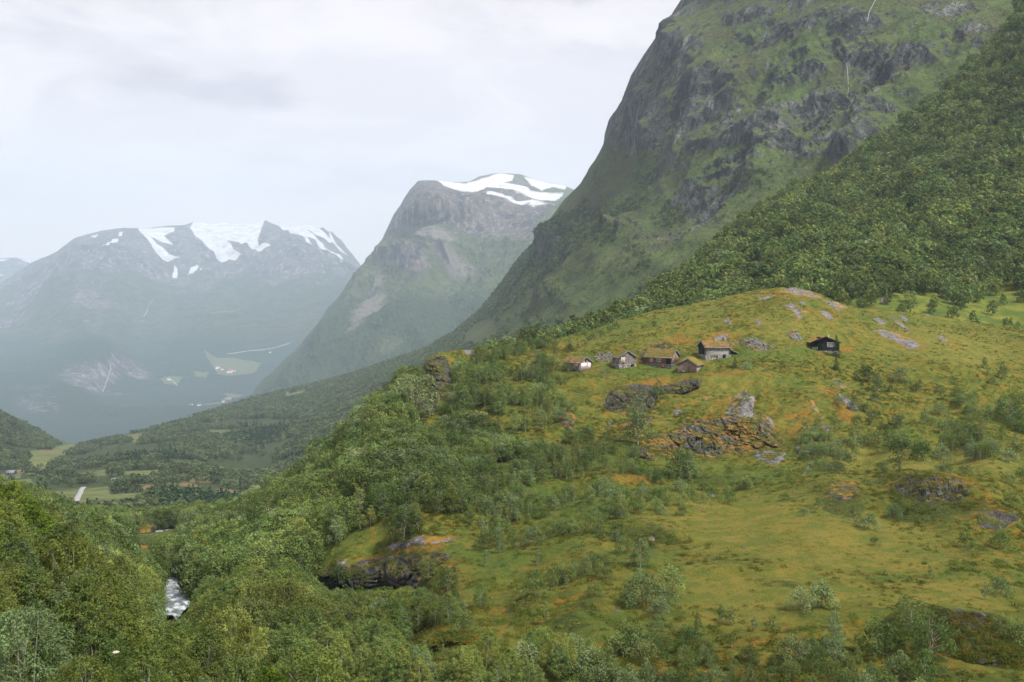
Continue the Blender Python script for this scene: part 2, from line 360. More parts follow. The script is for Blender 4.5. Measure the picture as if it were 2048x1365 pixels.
grass4 = [(1600,100,60,25,-15,.9), (1870,95,70,22,-20,1), (1560,190,50,20,-10,.7), (1250,360,90,40,-35,.9), (1550,150,140,18,-20,.6), (1400,340,80,20,-30,.7), (1180,350,60,60,0,.8), (1620,340,40,10,0,.7), (1350,130,20,60,30,.5)]
def disp4(P, N, PX, PY, fade):
    up = np.clip((P[..., 2]+60)/120, 0, 1)*np.clip((PX-880)/250, 0, 1)
    # ribs and gullies leaning with the strata, ledges across them
    sh = P[..., 0]*.35+P[..., 2]*.9; along = P[..., 0]-P[..., 2]*.45
    q = np.stack([along/150, P[..., 1]/260, sh/330], -1)
    h = fbm(q, 9, 31, .56, True)
    q2 = np.stack([P[..., 0]/260, P[..., 1]/260, (P[..., 2]*.85-P[..., 0]*.5)/70], -1); led = fbm(q2, 6, 77, .5, True)
    h = .7*h+.3*led
    rk = blobs(rock4, PX, PY)
    g = fbm(P/60, 6, 12, .5)
    P = P+N*((h*(34+34*rk)+g*5)*up*np.clip((PY-np.interp(PX, [1000, 1365], [560, 0]))/140+.25, .3, 1)*np.clip(fade, .5, 1))[..., None]
    P = P+N*(fbm(P/160, 6, 8, .45)*9*(1-up)*np.clip((P[..., 1]-350)/500, 0, 1)*fade)[..., None]
    return P
def mask4(s, PX, PY):
    m = np.zeros((*PX.shape, 4)); up = np.clip((s.P[..., 2]+60)/120, 0, 1)*np.clip((PX-880)/250, 0, 1)
    st = slope_rock(s, .30, .72)
    rk = blobs(rock4, PX, PY); g = blobs(grass4, PX, PY)
    m[..., 1] = np.clip((st*.85+rk*.7-.20-.6*g+.5*fbm(np.stack([(s.P[..., 0]*.85+s.P[..., 2]*.5)/110, s.P[..., 1]/110, (s.P[..., 2]*.85-s.P[..., 0]*.5)/32], -1), 6, 41))*up, 0, 1)
    m[..., 2] = np.maximum(polymask(fields4, PX, PY, 4), 0)
    m[..., 0] = blobs(warm4, PX, PY)*np.clip(.6+1.2*fbm(s.P/25, 4, 9), 0, 1)
    m[..., 3] = forest4(PX, PY)
    return m
def cliff_mat():
    t = NT('cliff_and_valley_ground'); v = t.pos(); wm, rk, fl, fo = t.maskch()
    rc, n1, n2, n3 = rock_colour(t, v, 1/55, (.022, .025, .028), (.084, .092, .086), (.22, .222, .212))
    wv = t.n('ShaderNodeVectorMath', operation='ADD'); t.L(t.scaled(v, 1, 1, .30, (0, .35, 0)), wv.inputs[0]); nz = t.n('ShaderNodeTexNoise'); nz.inputs['Scale'].default_value = .06; nz.inputs['Detail'].default_value = 5; t.L(v, nz.inputs['Vector']); ns = t.n('ShaderNodeVectorMath', operation='SCALE'); ns.inputs['Scale'].default_value = 22; t.L(nz.outputs['Color'], ns.inputs[0]); t.L(ns.outputs[0], wv.inputs[1])
    ck = t.ramp(t.vor(wv.outputs[0], .07, 'DISTANCE_TO_EDGE'), .0, .07, .85, 0); rc = t.mix(ck, rc, (.012, .014, .015))
    st = t.noise(t.scaled(v, 1, 1, .12), .11, 5, .75); rc = t.mix(t.ramp(st, .52, .68, 0, .75), rc, (.018, .019, .022))
    gn = t.noise(v, 1/28, 7, .7); fine = t.noise(v, .35, 5, .75)
    gc = t.mix(t.ramp(gn, .36, .62), (.048, .076, .022), (.088, .124, .034))
    gc = t.mix(t.ramp(t.noise(v, 1/90, 5, .6), .46, .62, 0, .75), gc, (.080, .082, .032))
    gc = t.mix(t.ramp(fine, .52, .7, 0, .6), gc, (.036, .050, .020))
    gc = t.mix(t.math('MULTIPLY', fo, .7), gc, (.028, .042, .014))
    rf = t.ramp(t.math('ADD', rk, t.math('ADD', t.math('MULTIPLY', t.math('SUBTRACT', t.noise(v, .12, 7, .75), .5), 1.5), t.math('MULTIPLY', t.math('SUBTRACT', t.noise(t.scaled(v, 1, 1, .5, (0, .5, 0)), .45, 5, .75), .5), 1.2))), .37, .52)
    c = t.mix(rf, gc, rc)
    c = t.mix(t.ramp(fl, .35, .65), c, t.mix(t.ramp(gn, .4, .6), (.085, .12, .035), (.15, .165, .055)))
    c = t.mix(t.ramp(wm, .3, .5), c, (.17, .135, .06))
    h = t.math('ADD', t.math('MULTIPLY', n1, 1.2), t.math('ADD', t.math('MULTIPLY', n3, .5), t.math('ADD', t.math('MULTIPLY', n2, .6), t.math('MULTIPLY', fine, .25))))
    return t.surf(c, .95, t.bump(h, 8.0), .15)
cliff = Layer('cliff_mountain', -140, 2330, 1150, 560,
 [(-140,790),(-40,812),(0,824),(40,838),(80,860),(115,878),(145,890),(190,878),(250,868),(330,846),(400,830),(460,812),(520,793),(610,775),(700,750),(780,722),(850,701),(905,668),(960,622),(1000,572),(1030,532),(1065,492),(1100,442),(1130,400),(1160,367),(1195,318),(1210,290),(1222,240),(1245,200),(1262,150),(1290,108),(1318,70),(1340,40),(1365,0),(1395,-60),(1450,-200),(1600,-330),(2330,-420)],
 [(-140,1130),(500,1130),(900,900),(1100,760),(1500,700),(2330,700)],
 [(-100,800,1500),(0,1030,430),(300,1050,480),(480,1080,480),(150,980,700),(0,940,950),(200,920,1100),(145,892,1700),(0,826,1500),(60,880,1400),(250,870,1800),(400,900,1200),(400,832,2000),(520,795,2300),(500,960,900),(620,950,800),(620,850,1400),(700,752,2250),(760,800,1350),(850,780,1150),(850,703,2050),(960,624,2000),(1000,700,1050),(1100,650,980),(1030,534,1950),(1100,444,1900),(1210,292,1750),(1250,600,850),(1300,450,1080),(1400,500,900),(1300,300,1280),
  (1265,152,1650),(1365,2,1560),(1500,200,1080),(1600,350,900),(1600,50,1120),(1800,200,900),(1950,50,950),(1800,-100,1080),(1450,-190,1500),(2100,-380,1300),(2300,0,880),(2300,400,650),(1270,690,700),(1600,640,560),(2000,640,520),(2300,680,500),(500,1120,440),(-100,1100,380)],
 disp4, (700, 10, .8), cliff_mat(), mask4, rough=1.5)
print('far layers', round(time.time()-T0, 1))

# ------------------------------------------------------------------ wooded slope on the right
def slope_grass(t, v):
    gn = t.noise(v, .12, 5, .6); f = t.noise(v, 1.6, 4, .7)
    c = t.mix(t.ramp(gn, .38, .62), (.066, .098, .014), (.145, .155, .022)); c = t.mix(t.ramp(t.noise(v, .3, 5, .7), .54, .64, 0, .7), c, (.045, .065, .016))
    return t.mix(t.ramp(f, .5, .66, 0, .6), c, (.035, .050, .012)), gn, f
def slope_mat():
    t = NT('wooded_slope_ground'); v = t.pos(); a, rk, fl, fo = t.maskch()
    c, gn, f = slope_grass(t, v)
    rc, n1, n2, n3 = rock_colour(t, v, .25, (.06, .058, .055), (.16, .15, .145), (.32, .29, .28))
    c = t.mix(t.ramp(t.math('ADD', rk, t.math('MULTIPLY', t.math('SUBTRACT', f, .5), 1.5)), .45, .6), c, rc)
    return t.surf(c, .95, t.bump(f, .5), .15)
clear6 = [(1520,540,45,14,0,1), (1700,600,60,12,0,.6), (1850,612,140,20,4,.72), (1980,600,120,28,-10,.72), (1660,345,50,10,0,.8), (1915,385,45,10,-20,.85), (1000,690,100,20,0,.3), (1740,235,14,6,0,.8), (2040,630,60,30,0,1), (1950,212,12,6,0,.7)]
right = Layer('wooded_slope', 950, 2640, 680, 380,
 [(950,712),(1050,690),(1150,668),(1270,622),(1330,580),(1400,532),(1440,492),(1520,424),(1590,374),(1640,368),(1700,322),(1750,292),(1850,222),(1900,172),(1990,82),(2030,28),(2060,-10),(2150,-110),(2330,-260),(2640,-420)],
 [(950,760),(1500,700),(1900,720),(2640,760)],
 [(1000,700,380),(1100,675,370),(1270,622,430),(1400,535,520),(1400,640,350),(1640,370,640),(1590,376,620),(1520,426,600),(1600,560,410),(1750,600,355),(1900,640,332),(2048,670,325),(2048,600,365),(1900,560,400),(1900,400,520),(1900,175,690),(2030,30,720),(2048,300,560),(1750,300,680),(1500,480,520),(1500,580,400),(2300,-200,780),(2640,-400,800),(2640,300,430),(2640,740,270),(2300,300,470),(2300,700,290),(1100,750,310),(1700,710,310)],
 lambda P, N, PX, PY, fade: P+N*(fbm(P/60, 6, 8, .5)*4*fade*np.clip((P[..., 1]-330)/60, .2, 1))[..., None], (500, 8, .5), slope_mat(),
 lambda s, PX, PY: np.stack([0*PX, blobs([(1520,540,40,10,-10), (1640,360,30,6,-10,.7), (1950,212,10,5)], PX, PY), 0*PX, 0*PX], -1), rough=0)

# ------------------------------------------------------------------ near terrain: hill with the huts, meadow, gorge
orange7 = [(1590,588,85,12,3), (1560,612,60,10,8,.7), (1640,640,50,12,40,.7), (1660,625,40,14,10,.9), (1790,680,70,18,18,1), (1785,640,60,8,25,.7), (1745,622,16,4,0,.9), (1610,850,40,50,50,.95), (1560,850,60,60,40,.7), (1660,800,20,50,-40,.8), (1690,830,26,50,-40,.8), (1440,850,60,50,-30,.9),
 (1300,770,90,10,-6,1), (1440,752,60,12,0,.8), (1340,690,60,14,-5,.95), (1300,705,50,10,-20,.8), (1450,672,50,14,-5,1), (1500,690,50,14,5,.8), (850,1080,60,9,-3,1), (740,1112,110,16,-12,1), (820,1098,90,12,-5,1), (900,1150,24,50,20,.7), (1255,968,60,8,3,.9), (1340,1000,40,18,10,.7), (1300,1010,60,20,0,.4),
 (1960,968,60,10,5,1), (1900,990,150,30,10,.55), (1980,1040,60,40,20,.7), (1200,748,60,12,8,.6), (1120,700,80,10,-10,.6), (930,703,60,6,0,.9), (1090,770,60,16,-10,.6), (1020,690,60,8,-10,.5), (860,978,14,10,0,1), (700,1010,40,14,-20,.6), (640,1045,40,10,-20,.5), (1600,1100,300,50,0,.22), (1550,1350,140,40,0,.5),
 (1950,1310,160,40,5,.75), (1200,1060,60,30,0,.3), (1520,1290,60,12,0,.5), (280,1055,30,14,0,1), (290,1098,14,6,0,1), (1700,1200,300,60,0,.2), (1905,690,40,10,20,.6), (1850,860,40,20,10,.6), (2000,800,80,50,0,.3), (1690,700,30,6,0,.8), (870,700,40,8,-10,.8), (1100,1240,200,50,0,.35), (830,1255,60,6,0,.7), (1270,880,60,40,0,.35),
 (1150,905,40,20,-20,.35), (1040,1015,30,12,-30,.4), (1440,1000,30,10,0,.3), (1270,850,40,8,-15,.7), (1760,850,60,20,20,.4)]
meadow7 = [(1600,1075,330,75,6,1), (1850,925,230,32,0,.9), (1500,1180,330,60,0,.75), (1900,700,240,60,8,.6), (1600,660,160,60,0,.55), (1450,770,130,22,0,.6), (1900,1200,200,60,0,.7), (900,1180,80,60,-30,.5), (1130,1140,70,40,0,.5), (1500,1240,200,30,0,.6), (1260,720,120,20,0,.3), (1900,640,150,25,0,.5), (1350,640,180,40,-10,.5)]
dark7 = [(1250,905,150,40,0,.7), (1350,960,200,14,3,.8), (1600,900,100,30,20,.6), (1850,1010,150,45,8,.85), (1680,1010,60,30,20,.8), (1900,1280,170,40,5,1), (1300,1080,110,28,10,.7), (1480,1130,120,20,0,.5), (1150,1250,80,30,-30,.8), (1040,1220,50,60,-60,.6), (800,1170,120,40,0,.9), (950,790,140,60,0,.6), (1700,740,90,20,20,.4), (1850,760,120,40,0,.3),
 (1560,1170,160,16,0,.55), (1420,1330,160,30,0,.5), (1980,1130,80,12,0,.5), (1200,800,100,40,0,.5)]
BLUFF = [(775,1090,1158,118,2.2), (1790,958,1000,130,2.6), (1960,1242,1300,110,2.2), (875,1248,1276,55,2.4), (1150,1228,1270,55,1.8), (1255,958,978,60,1.6), (1125,818,848,30,2.6), (1330,692,712,62,2.2), (1320,1056,1080,80,1.3), (1470,740,768,60,1.5), (1960,1012,1050,70,1.6), (1060,1190,1220,40,1.6), (1500,1280,1305,70,1.0)]
def bluffs(PX, PY):
    r = np.zeros(PX.shape)
    for cx, y0, y1, rx, a in BLUFF:
        wob = 5*np.sin(PX/17+cx)+3*np.sin(PX/6.3+cx); t = np.clip((PY-y0-wob*.4)/(y1-y0), 0, 1); up = t*t*(3-2*t); dn = np.clip(1-(PY-y1-wob)/(.45*(y1-y0)+8), 0, 1); dn = dn*dn*(3-2*dn)
        r = np.maximum(r, a*np.exp(-((PX-cx)/rx)**4)*up*dn)
    return r
hutflat = [(1157,742,52,16), (1253,735,48,16), (1340,735,66,20), (1395,742,50,16), (1440,718,60,18), (1650,703,60,18)]
def disp7(P, N, PX, PY, fade):
    flat = np.clip(1-np.maximum(blobs(meadow7, PX, PY), blobs(hutflat, PX, PY)), .10, 1); P = P+np.array([0, -1, .12])*(bluffs(PX, PY)*(.85+.35*fbm(P/5, 4, 55)))[..., None]; hill = np.clip((PY-560)/40, 0, 1)
    q = P/np.array([9, 9, 6.]); h = fbm(q, 6, 5, .5); h2 = fbm(P/26, 5, 15, .45, True)
    sc = np.interp(P[..., 1], [60, 200, 330], [.7, 1, 1.3])
    far_ = np.clip(fade, .3, 1)
    P = P+np.array([0, -.5, .85])*((h*1.25+h2*1.3)*flat*sc*far_)[..., None]
    hum = blobs([(1850,978,190,20,3,1.6), (1760,1010,110,16,8,.9), (1320,1062,90,14,8,.9), (1270,968,80,12,4,1.2), (1330,1010,60,10,10,.6), (1900,1245,170,16,3,1.2), (1480,1140,140,12,-2,.5), (1160,1230,60,18,-20,1.1), (1060,1205,40,30,-40,.9), (1560,1280,90,12,0,.6), (1150,1050,60,12,-10,.6), (1000,1150,50,20,-30,.6), (1440,760,100,12,0,.8), (1250,905,90,12,10,.9), (1900,735,120,14,10,.7), (1650,655,60,10,15,.8), (1350,655,80,10,-8,.7), (1240,690,60,8,-8,.7), (1840,870,60,12,10,.8), (1950,820,70,14,20,.8)], PX, PY)
    P = P+np.array([0, -.9, .95])*(hum*(1+.6*fbm(P/3, 4, 66)))[..., None]
    h3 = fbm(P/1.7, 5, 95, .55)
    return P+np.array([0, 0, 1.])*(h3*.16*np.clip(flat, .35, 1)*sc)[..., None]
def mask7(s, PX, PY):
    m = np.zeros((*PX.shape, 4)); n = fbm(s.P/4.5, 5, 44, .6)
    n2_ = fbm(s.P/1.6, 4, 144, .6); m[..., 0] = np.clip(blobs(orange7, PX, PY)**.8*(.62+1.1*n+.9*n2_), 0, 1)
    m[..., 1] = np.clip(blobs(dark7, PX, PY)*(1+.8*n), 0, 1)
    m[..., 2] = np.clip(blobs(meadow7, PX, PY)*(1+.3*n), 0, 1)
    m[..., 3] = np.maximum(np.clip((850-PX)/250, 0, 1)*(1-blobs([(860,1110,90,60)], PX, PY)), blobs([(1300,744,120,11,0,1), (1490,714,90,13,0,.9), (1605,704,40,9,0,.9), (1150,1030,110,60,-20,.8), (1530,950,180,16,0,.9), (1000,1140,60,60,0,.6), (1350,930,140,18,0,.7), (1900,870,140,22,8,.7), (1800,640,120,10,5,.6), (1250,660,120,12,-12,.5), (1050,960,120,40,0,.7), (1300,1130,90,30,0,.5)], PX, PY))
    return m
def near_mat():
    t = NT('hill_turf'); v = t.pos(); og, dk, md, wd = t.maskch()
    big = t.noise(v, .07, 5, .6); m1 = t.noise(v, .5, 5, .65, .6); f = t.noise(v, 3.2, 5, .75); ff = t.noise(v, 11, 3, .7)
    heath = t.mix(t.ramp(m1, .38, .62), (.064, .086, .013), (.138, .142, .022))
    heath = t.mix(t.ramp(t.noise(v, .45, 7, .75, .6), .50, .64, 0, .8), heath, (.25, .125, .016))
    heath = t.mix(t.ramp(big, .5, .66, 0, .6), heath, (.062, .112, .016))
    mead = t.mix(t.ramp(t.noise(t.scaled(v, 1, 1.2, 1), .28, 7, .72), .4, .6), (.106, .130, .020), (.190, .162, .030))
    mead = t.mix(t.ramp(t.noise(v, 1.3, 4, .7), .56, .7, 0, .6), mead, (.20, .11, .030))
    c = t.mix(t.ramp(t.math('ADD', md, t.math('MULTIPLY', t.math('SUBTRACT', m1, .5), .7)), .3, .62), heath, mead)
    dark = t.mix(t.ramp(f, .42, .6), (.022, .034, .008), (.062, .080, .014))
    c = t.mix(t.ramp(t.math('ADD', dk, t.math('MULTIPLY', t.math('SUBTRACT', m1, .5), 1.2)), .4, .66, 0, .85), c, dark)
    oc = t.mix(t.ramp(f, .42, .6), (.165, .082, .014), (.26, .155, .026))
    c = t.mix(t.ramp(t.math('ADD', og, t.math('MULTIPLY', t.math('SUBTRACT', t.noise(v, 1.5, 6, .75), .5), 2.2)), .42, .7, 0, .85), c, oc)
    wd2 = t.mix(t.ramp(f, .38, .62), (.040, .074, .012), (.090, .145, .024))
    c = t.mix(t.math('MULTIPLY', wd, .8), c, wd2)
    c = t.mix(t.ramp(ff, .52, .68, 0, .5), c, (.030, .038, .008))
    c = t.mix(t.ramp(f, .55, .75, 0, .25), c, (.26, .22, .06))
    sp = t.n('ShaderNodeSeparateXYZ'); t.L(t.nrm(), sp.inputs[0]); rcl = rock_colour(t, v, .5, (.018, .018, .017), (.060, .058, .054), (.17, .16, .15))[0]
    c = t.mix(t.ramp(t.math('ADD', sp.outputs[2], t.math('MULTIPLY', t.math('SUBTRACT', f, .5), .9)), .34, .50, 1, 0), c, rcl)
    h = t.math('ADD', t.math('MULTIPLY', f, .7), t.math('ADD', t.math('MULTIPLY', ff, .25), t.math('MULTIPLY', m1, .8)))
    return t.surf(c, .95, t.bump(h, .55), .12)
ctrl7 = [(1700,1400,71),(2048,1400,71),(1350,1400,74),(2300,1400,71),(1700,1200,95),(1400,1200,97),(2048,1200,96),(1700,1090,116),(1450,1080,120),(2048,1110,112),(1550,1010,140),(1350,1020,142),(1640,975,150),(1700,1045,125),(1850,965,148),(1980,955,152),(1850,1040,127),(2048,1050,126),(1900,925,183),(1720,930,185),(2048,920,187),
 (1900,880,203),(1700,895,193),(1600,860,204),(1700,800,224),(1650,712,250),(1900,760,240),(1900,700,265),(2048,660,310),(2048,720,262),(1900,642,312),(1750,625,300),(1640,592,302),(1590,580,305),(1500,590,305),(1400,608,303),(1450,660,268),(1400,720,247),(1320,738,246),(1160,745,248),(1250,700,262),(1200,655,300),(1100,682,290),(950,702,275),(880,706,262),(850,722,258),(850,790,240),
 (1300,800,228),(1450,770,232),(1480,850,208),(1300,860,207),(1300,950,172),(1480,950,175),(1600,920,185),(1100,900,192),(1150,820,220),(1000,800,225),(900,900,197),(800,850,218),(750,840,230),(700,900,222),(620,980,225),(560,1010,240),(1100,1000,155),(1000,1100,127),(1000,1200,104),(1000,1400,78),(1200,1200,97),(1200,1080,120),(850,1085,131),(700,1120,136),(660,1130,137),(780,1150,136),(780,1215,132),(900,1150,118),(900,1250,95),(650,1230,128),(720,1330,98),(850,1290,92),(850,1400,84),(600,1400,92),
 (450,1230,126),(350,1215,134),(340,1170,158),(350,1260,120),(600,1060,182),(480,1120,185),(450,1055,280),(330,1062,330),(220,1062,330),(100,1060,250),(0,1010,260),(-100,1000,250),(200,1110,190),(100,1160,130),(0,1100,150),(250,1200,124),(300,1400,85),(0,1400,72),(-100,1400,72),(400,1090,230),(2300,650,310),(2300,900,200),(2640,700,290),(2640,1000,145),(2640,1500,62),(1700,1500,62)]
sil7 = [(-140,985),(0,1000),(60,1008),(130,1030),(200,1048),(270,1050),(330,1052),(420,1046),(480,1042),(540,1018),(600,986),(640,950),(690,905),(730,862),(770,825),(815,785),(838,745),(856,716),(880,706),(920,700),(960,704),(1010,700),(1060,690),(1110,680),(1160,668),(1200,656),(1260,636),(1320,620),(1400,605),(1460,592),(1510,582),(1545,578),(1600,577),(1640,588),(1672,606),(1720,618),(1780,622),(1850,628),(1920,640),(2000,650),(2060,656),(2330,660)]
near = Layer('hillside', -140, 2640, 1400, 650, sil7+[(2640,675)], [(-140,1420),(800,1420),(1100,1500),(2640,1500)], ctrl7, disp7, (60, 10, .45), near_mat(), mask7)
# foreground bank below the viewpoint
def bank_mat():
    t = NT('bank_soil'); v = t.pos(); c, gn, f = slope_grass(t, v); return t.surf(c, .95, t.bump(f, .1), .1)
bank = Layer('foreground_bank', -200, 760, 240, 160, [(-200,1085),(0,1150),(80,1195),(150,1250),(230,1305),(300,1345),(450,1410),(600,1500),(760,1600)], [(-200,1900),(760,1900)],
 [(-200,1085,62),(0,1150,58),(150,1250,48),(300,1345,40),(450,1410,36),(760,1600,26),(0,1365,27),(300,1600,20),(-200,1365,27),(0,1900,12),(760,1900,12)],
 lambda P, N, PX, PY, fade: P+N*(fbm(P/4, 5, 8, .5)*.5*fade)[..., None], (45, 8, .75), bank_mat())
print('near layers', round(time.time()-T0, 1), near.P[..., 1].min(), near.P[..., 1].max())

# valley bottom under everything, out to the horizon
gt = NT('valley_bottom'); gv = gt.pos(); gm = gt.surf(gt.mix(gt.ramp(gt.noise(gv, .004, 5), .4, .6), (.04, .06, .03), (.09, .11, .05)), .95)
gs = 90; gx = np.linspace(-14000, 14000, gs); gy = np.linspace(-3000, 16000, gs); GX, GY = np.meshgrid(gx, gy)
GZ = -760+12*fbm(np.stack([GX/900, GY/900, GX*0], -1), 4, 2)
link('ground', mkmesh('ground', np.stack([GX, GY, GZ], -1), gridfaces(gs, gs), [gm], True))['kind'] = 'structure'

# ------------------------------------------------------------------ rock outcrops, each a thing of its own
def rock_mat(name, dark=(.017, .017, .016), mid=(.070, .066, .061), light=(.20, .19, .175), moss=((.060, .075, .012), (.24, .12, .024)), mossz=.70, lich=.4):
    t = NT(name); v = t.pos(); rc, n1, n2, n3 = rock_colour(t, v, .45, dark, mid, light)
    oi = t.n('ShaderNodeObjectInfo')
    sp = t.n('ShaderNodeSeparateXYZ'); t.L(t.nrm(), sp.inputs[0])
    f = t.noise(v, 3.5, 5, .7); g = t.noise(v, 1.0, 5, .65); mc = t.mix(t.ramp(t.noise(v, .35, 5, .65), .42, .58), *moss)
    mc = t.mix(t.ramp(f, .5, .7, 0, .6), mc, (.10, .105, .015))
    fac = t.ramp(t.math('ADD', sp.outputs[2], t.math('ADD', t.math('MULTIPLY', t.math('SUBTRACT', g, .5), 1.6), t.math('MULTIPLY', t.math('SUBTRACT', t.noise(v, .22, 3, .5), .5), 2.6))), mossz, mossz+.16)
    rc = t.mix(t.ramp(t.noise(v, 2.4, 5, .75), .6, .68, 0, lich), rc, (.36, .34, .30))
    c = t.mix(fac, rc, mc)
    h = t.math('ADD', t.math('MULTIPLY', n2, .8), t.math('ADD', t.math('MULTIPLY', n3, .4), t.math('MULTIPLY', f, .25)))
    return t.surf(c, .9, t.bump(h, .55), .2)
M_rock = rock_mat('mossy_dark_rock')
M_dark = rock_mat('dark_crag_rock', (.016, .016, .017), (.055, .053, .05), (.16, .15, .14), ((.045, .06, .012), (.13, .10, .02)), .88, .3)
M_slab = rock_mat('bare_grey_rock', (.07, .068, .068), (.17, .165, .165), (.30, .285, .28), ((.10, .10, .02), (.27, .15, .03)), .97, .25)
M_pale = rock_mat('lichened_boulder', (.05, .048, .046), (.15, .145, .14), (.33, .31, .30), mossz=1.12)
ROCKS = []
def outcrop(poly, th, label, mat=None, rough=.6, under=.5, step=1.3, name='rock_outcrop', layer=None, cat='rock outcrop', group='rock outcrops on the hill', scale=3.0, kind=None):
    layer = layer or near; mat = mat or M_rock
    a = np.array(poly, float); x0, y0 = a.min(0)-2; x1, y1 = a.max(0)+2
    nx = int((x1-x0)/step)+2; ny = int((y1-y0)/step)+2
    nx, ny = max(nx, 12), max(ny, 10)
    X, Yp = np.meshgrid(np.linspace(x0, x1, nx), np.linspace(y0, y1, ny))
    seed = int(abs(x0*7+y0*13)) % 997
    wq = np.stack([X/14, Yp/14, X*0+seed], -1); j = min(2.5, (y1-y0)*.06)
    Xw = X+j*fbm(wq, 4, 1, .6); Yw = Yp+j*fbm(wq, 4, 2, .6)
    ins = inside(poly, Xw, Yw); d = polydist(poly, Xw, Yw)*np.where(ins, 1, -1)
    P = layer.at(X.ravel(), Yp.ravel()).reshape(ny, nx, 3)
    Yd = float(P[..., 1].mean()); rad = max(3.0, min(x1-x0, y1-y0)*.32)
    base = np.clip(d/rad, 0, 1); base = base**1.7 if mat is M_slab else base; v = (Yp-y0)/(y1-y0)
    prof = np.sqrt(base)*(1-under*np.clip((v-.35)/.65, 0, 1)**1.2)
    # broken blocks: quantised relief plus cracks
    Ym = float(P[..., 1].mean()); lx, lz = X*Ym/F, Yp*Ym/F; ca, sa = math.cos(.55), math.sin(.55)
    q = np.stack([(lx*ca+lz*sa)/1.5, P[..., 1]*.12, (lz*ca-lx*sa)*1.15], -1)/scale+seed; q = q+.22*fbm(q*1.3, 3, 4)[..., None]
    v1, g1 = cells(q, seed % 50); v2, g2 = cells(q*2.7+5, seed % 31); b2 = v1*.75+v2*.3-.5-.25*np.exp(-(g1/.10)**2)-.12*np.exp(-(g2/.14)**2)
    blk = fbm(q*1.5, 5, seed % 50, .55)
    push = th*prof*(.62+rough*(.25*blk+.75*b2))
    push = np.where(d < 0, -.35, push)
    n = np.array([-.10, -.95, .06+.24/max(1., th)]); Q = P+n*push[..., None]
    rr = fbm(Q/1.1, 5, 61, .6); Q = Q+np.array([.1, -.6, .35])*(rr*.16*min(1.4, th)*(d > 0))[..., None]
    Q2 = Q.copy(); Fc = gridfaces(ny, nx); keep = (d.ravel()[Fc] > -step*1.6).all(1)
    me = mkmesh(name, Q2, Fc[keep], [mat], False)
    import bmesh
    bm = bmesh.new(); bm.from_mesh(me); bmesh.ops.delete(bm, geom=[v_ for v_ in bm.verts if not v_.link_faces], context='VERTS')
    # close it underground
    ed = [e for e in bm.edges if e.is_boundary]; r = bmesh.ops.extrude_edge_only(bm, edges=ed)
    for g in r['geom']:
        if isinstance(g, bmesh.types.BMVert): g.co += Vector((0, 1.2, -.8))*min(1.5, .4+th*.5)
    for f in bm.faces: f.smooth = False
    bm.normal_update(); bm.to_mesh(me); bm.free()
    o = link(name, me); tag(o, label, cat, group, kind)
    ROCKS.append((Q[d > 2], gnormals(Q)[d > 2], th)); return o
def ell(cx, cy, rx, ry, ang=0, n=16, jit=.22):
    k = np.arange(n)*2*math.pi/n; r = 1+jit*(rng.random(n)*2-1); x = rx*np.cos(k)*r; y = ry*np.sin(k)*r; a = R(ang)
    return [(cx+u*math.cos(a)-w*math.sin(a), cy+u*math.sin(a)+w*math.cos(a)) for u, w in zip(x, y)]
outcrop(z1([(390,480),(440,440),(560,430),(700,442),(800,424),(900,402),(1000,410),(985,460),(880,490),(700,490),(690,590),(600,620),(480,640),(400,625),(360,570)]), 6.5, 'wide dark overhanging crag with an orange mossy lip below the brown plank shed', M_dark, under=.8)
outcrop(z1([(1150,645),(1080,650),(930,680),(800,760),(680,780),(590,850),(590,930),(700,965),(820,930),(940,905),(1080,945),(1160,885),(1250,915),(1330,915),(1440,875),(1540,845),(1560,790),(1500,740),(1480,690),(1400,640),(1300,640)]), 7.5, 'largest broken dark outcrop streaked with orange moss in the middle of the hill', rough=1.1, under=.4, scale=3.0)
outcrop(z1([(1145,640),(1165,590),(1215,530),(1262,478),(1300,465),(1335,500),(1355,520),(1342,580),(1378,628),(1290,640),(1215,650)]), 3.0, 'pale grey pointed slab crowning the largest outcrop', M_slab, .28, .2, scale=5)
outcrop(z1([(1400,590),(1440,620),(1490,680),(1480,700),(1430,660)]), .9, 'small grey slab running down right of the pointed slab', M_slab, .5, .2)
outcrop(z1([(1330,900),(1450,890),(1560,895),(1540,950),(1470,972),(1400,960),(1340,930)]), 1.6, 'low lichen-flecked rock lump at the foot of the largest outcrop', M_pale, .9, .4)
outcrop(z1([(1620,850),(1700,840),(1770,890),(1760,905),(1700,920),(1630,900)]), 1.2, 'small jagged rock with orange moss at the right foot of the largest outcrop', M_pale, 1, .4)
outcrop(z1([(455,700),(600,650),(690,640),(660,700),(560,745),(450,745)]), 2.0, 'low dark rock shelf between the overhanging crag and the largest outcrop', under=.7)
outcrop(z1([(30,620),(100,600),(160,640),(165,760),(110,745),(60,700)]), 2.4, 'narrow dark rock step half hidden by birches left of the overhanging crag', under=.7)
outcrop(z1([(1000,520),(1060,515),(1075,540),(1010,565)]), 1.0, 'small blue-grey boulder on the turf left of the pointed slab', M_slab, .6, .5, name='boulder', cat='boulder', group='boulders on the hill')
outcrop(z1([(810,620),(840,600),(880,620),(870,645),(820,650)]), 1.0, 'round grey boulder above the largest outcrop beside a bush', M_pale, .6, .5, name='boulder', cat='boulder', group='boulders on the hill')
outcrop(z1([(375,685),(395,680),(412,705),(385,715)]), .8, 'little pinkish stone in the birches below the overhanging crag', M_pale, .4, .4, name='boulder', cat='boulder', group='boulders on the hill')
outcrop(z1([(290,250),(330,215),(400,212),(430,230),(425,275),(370,285),(300,290)]), 2.2, 'grey lichened rock wall between the two left huts', M_pale, .8, .4)
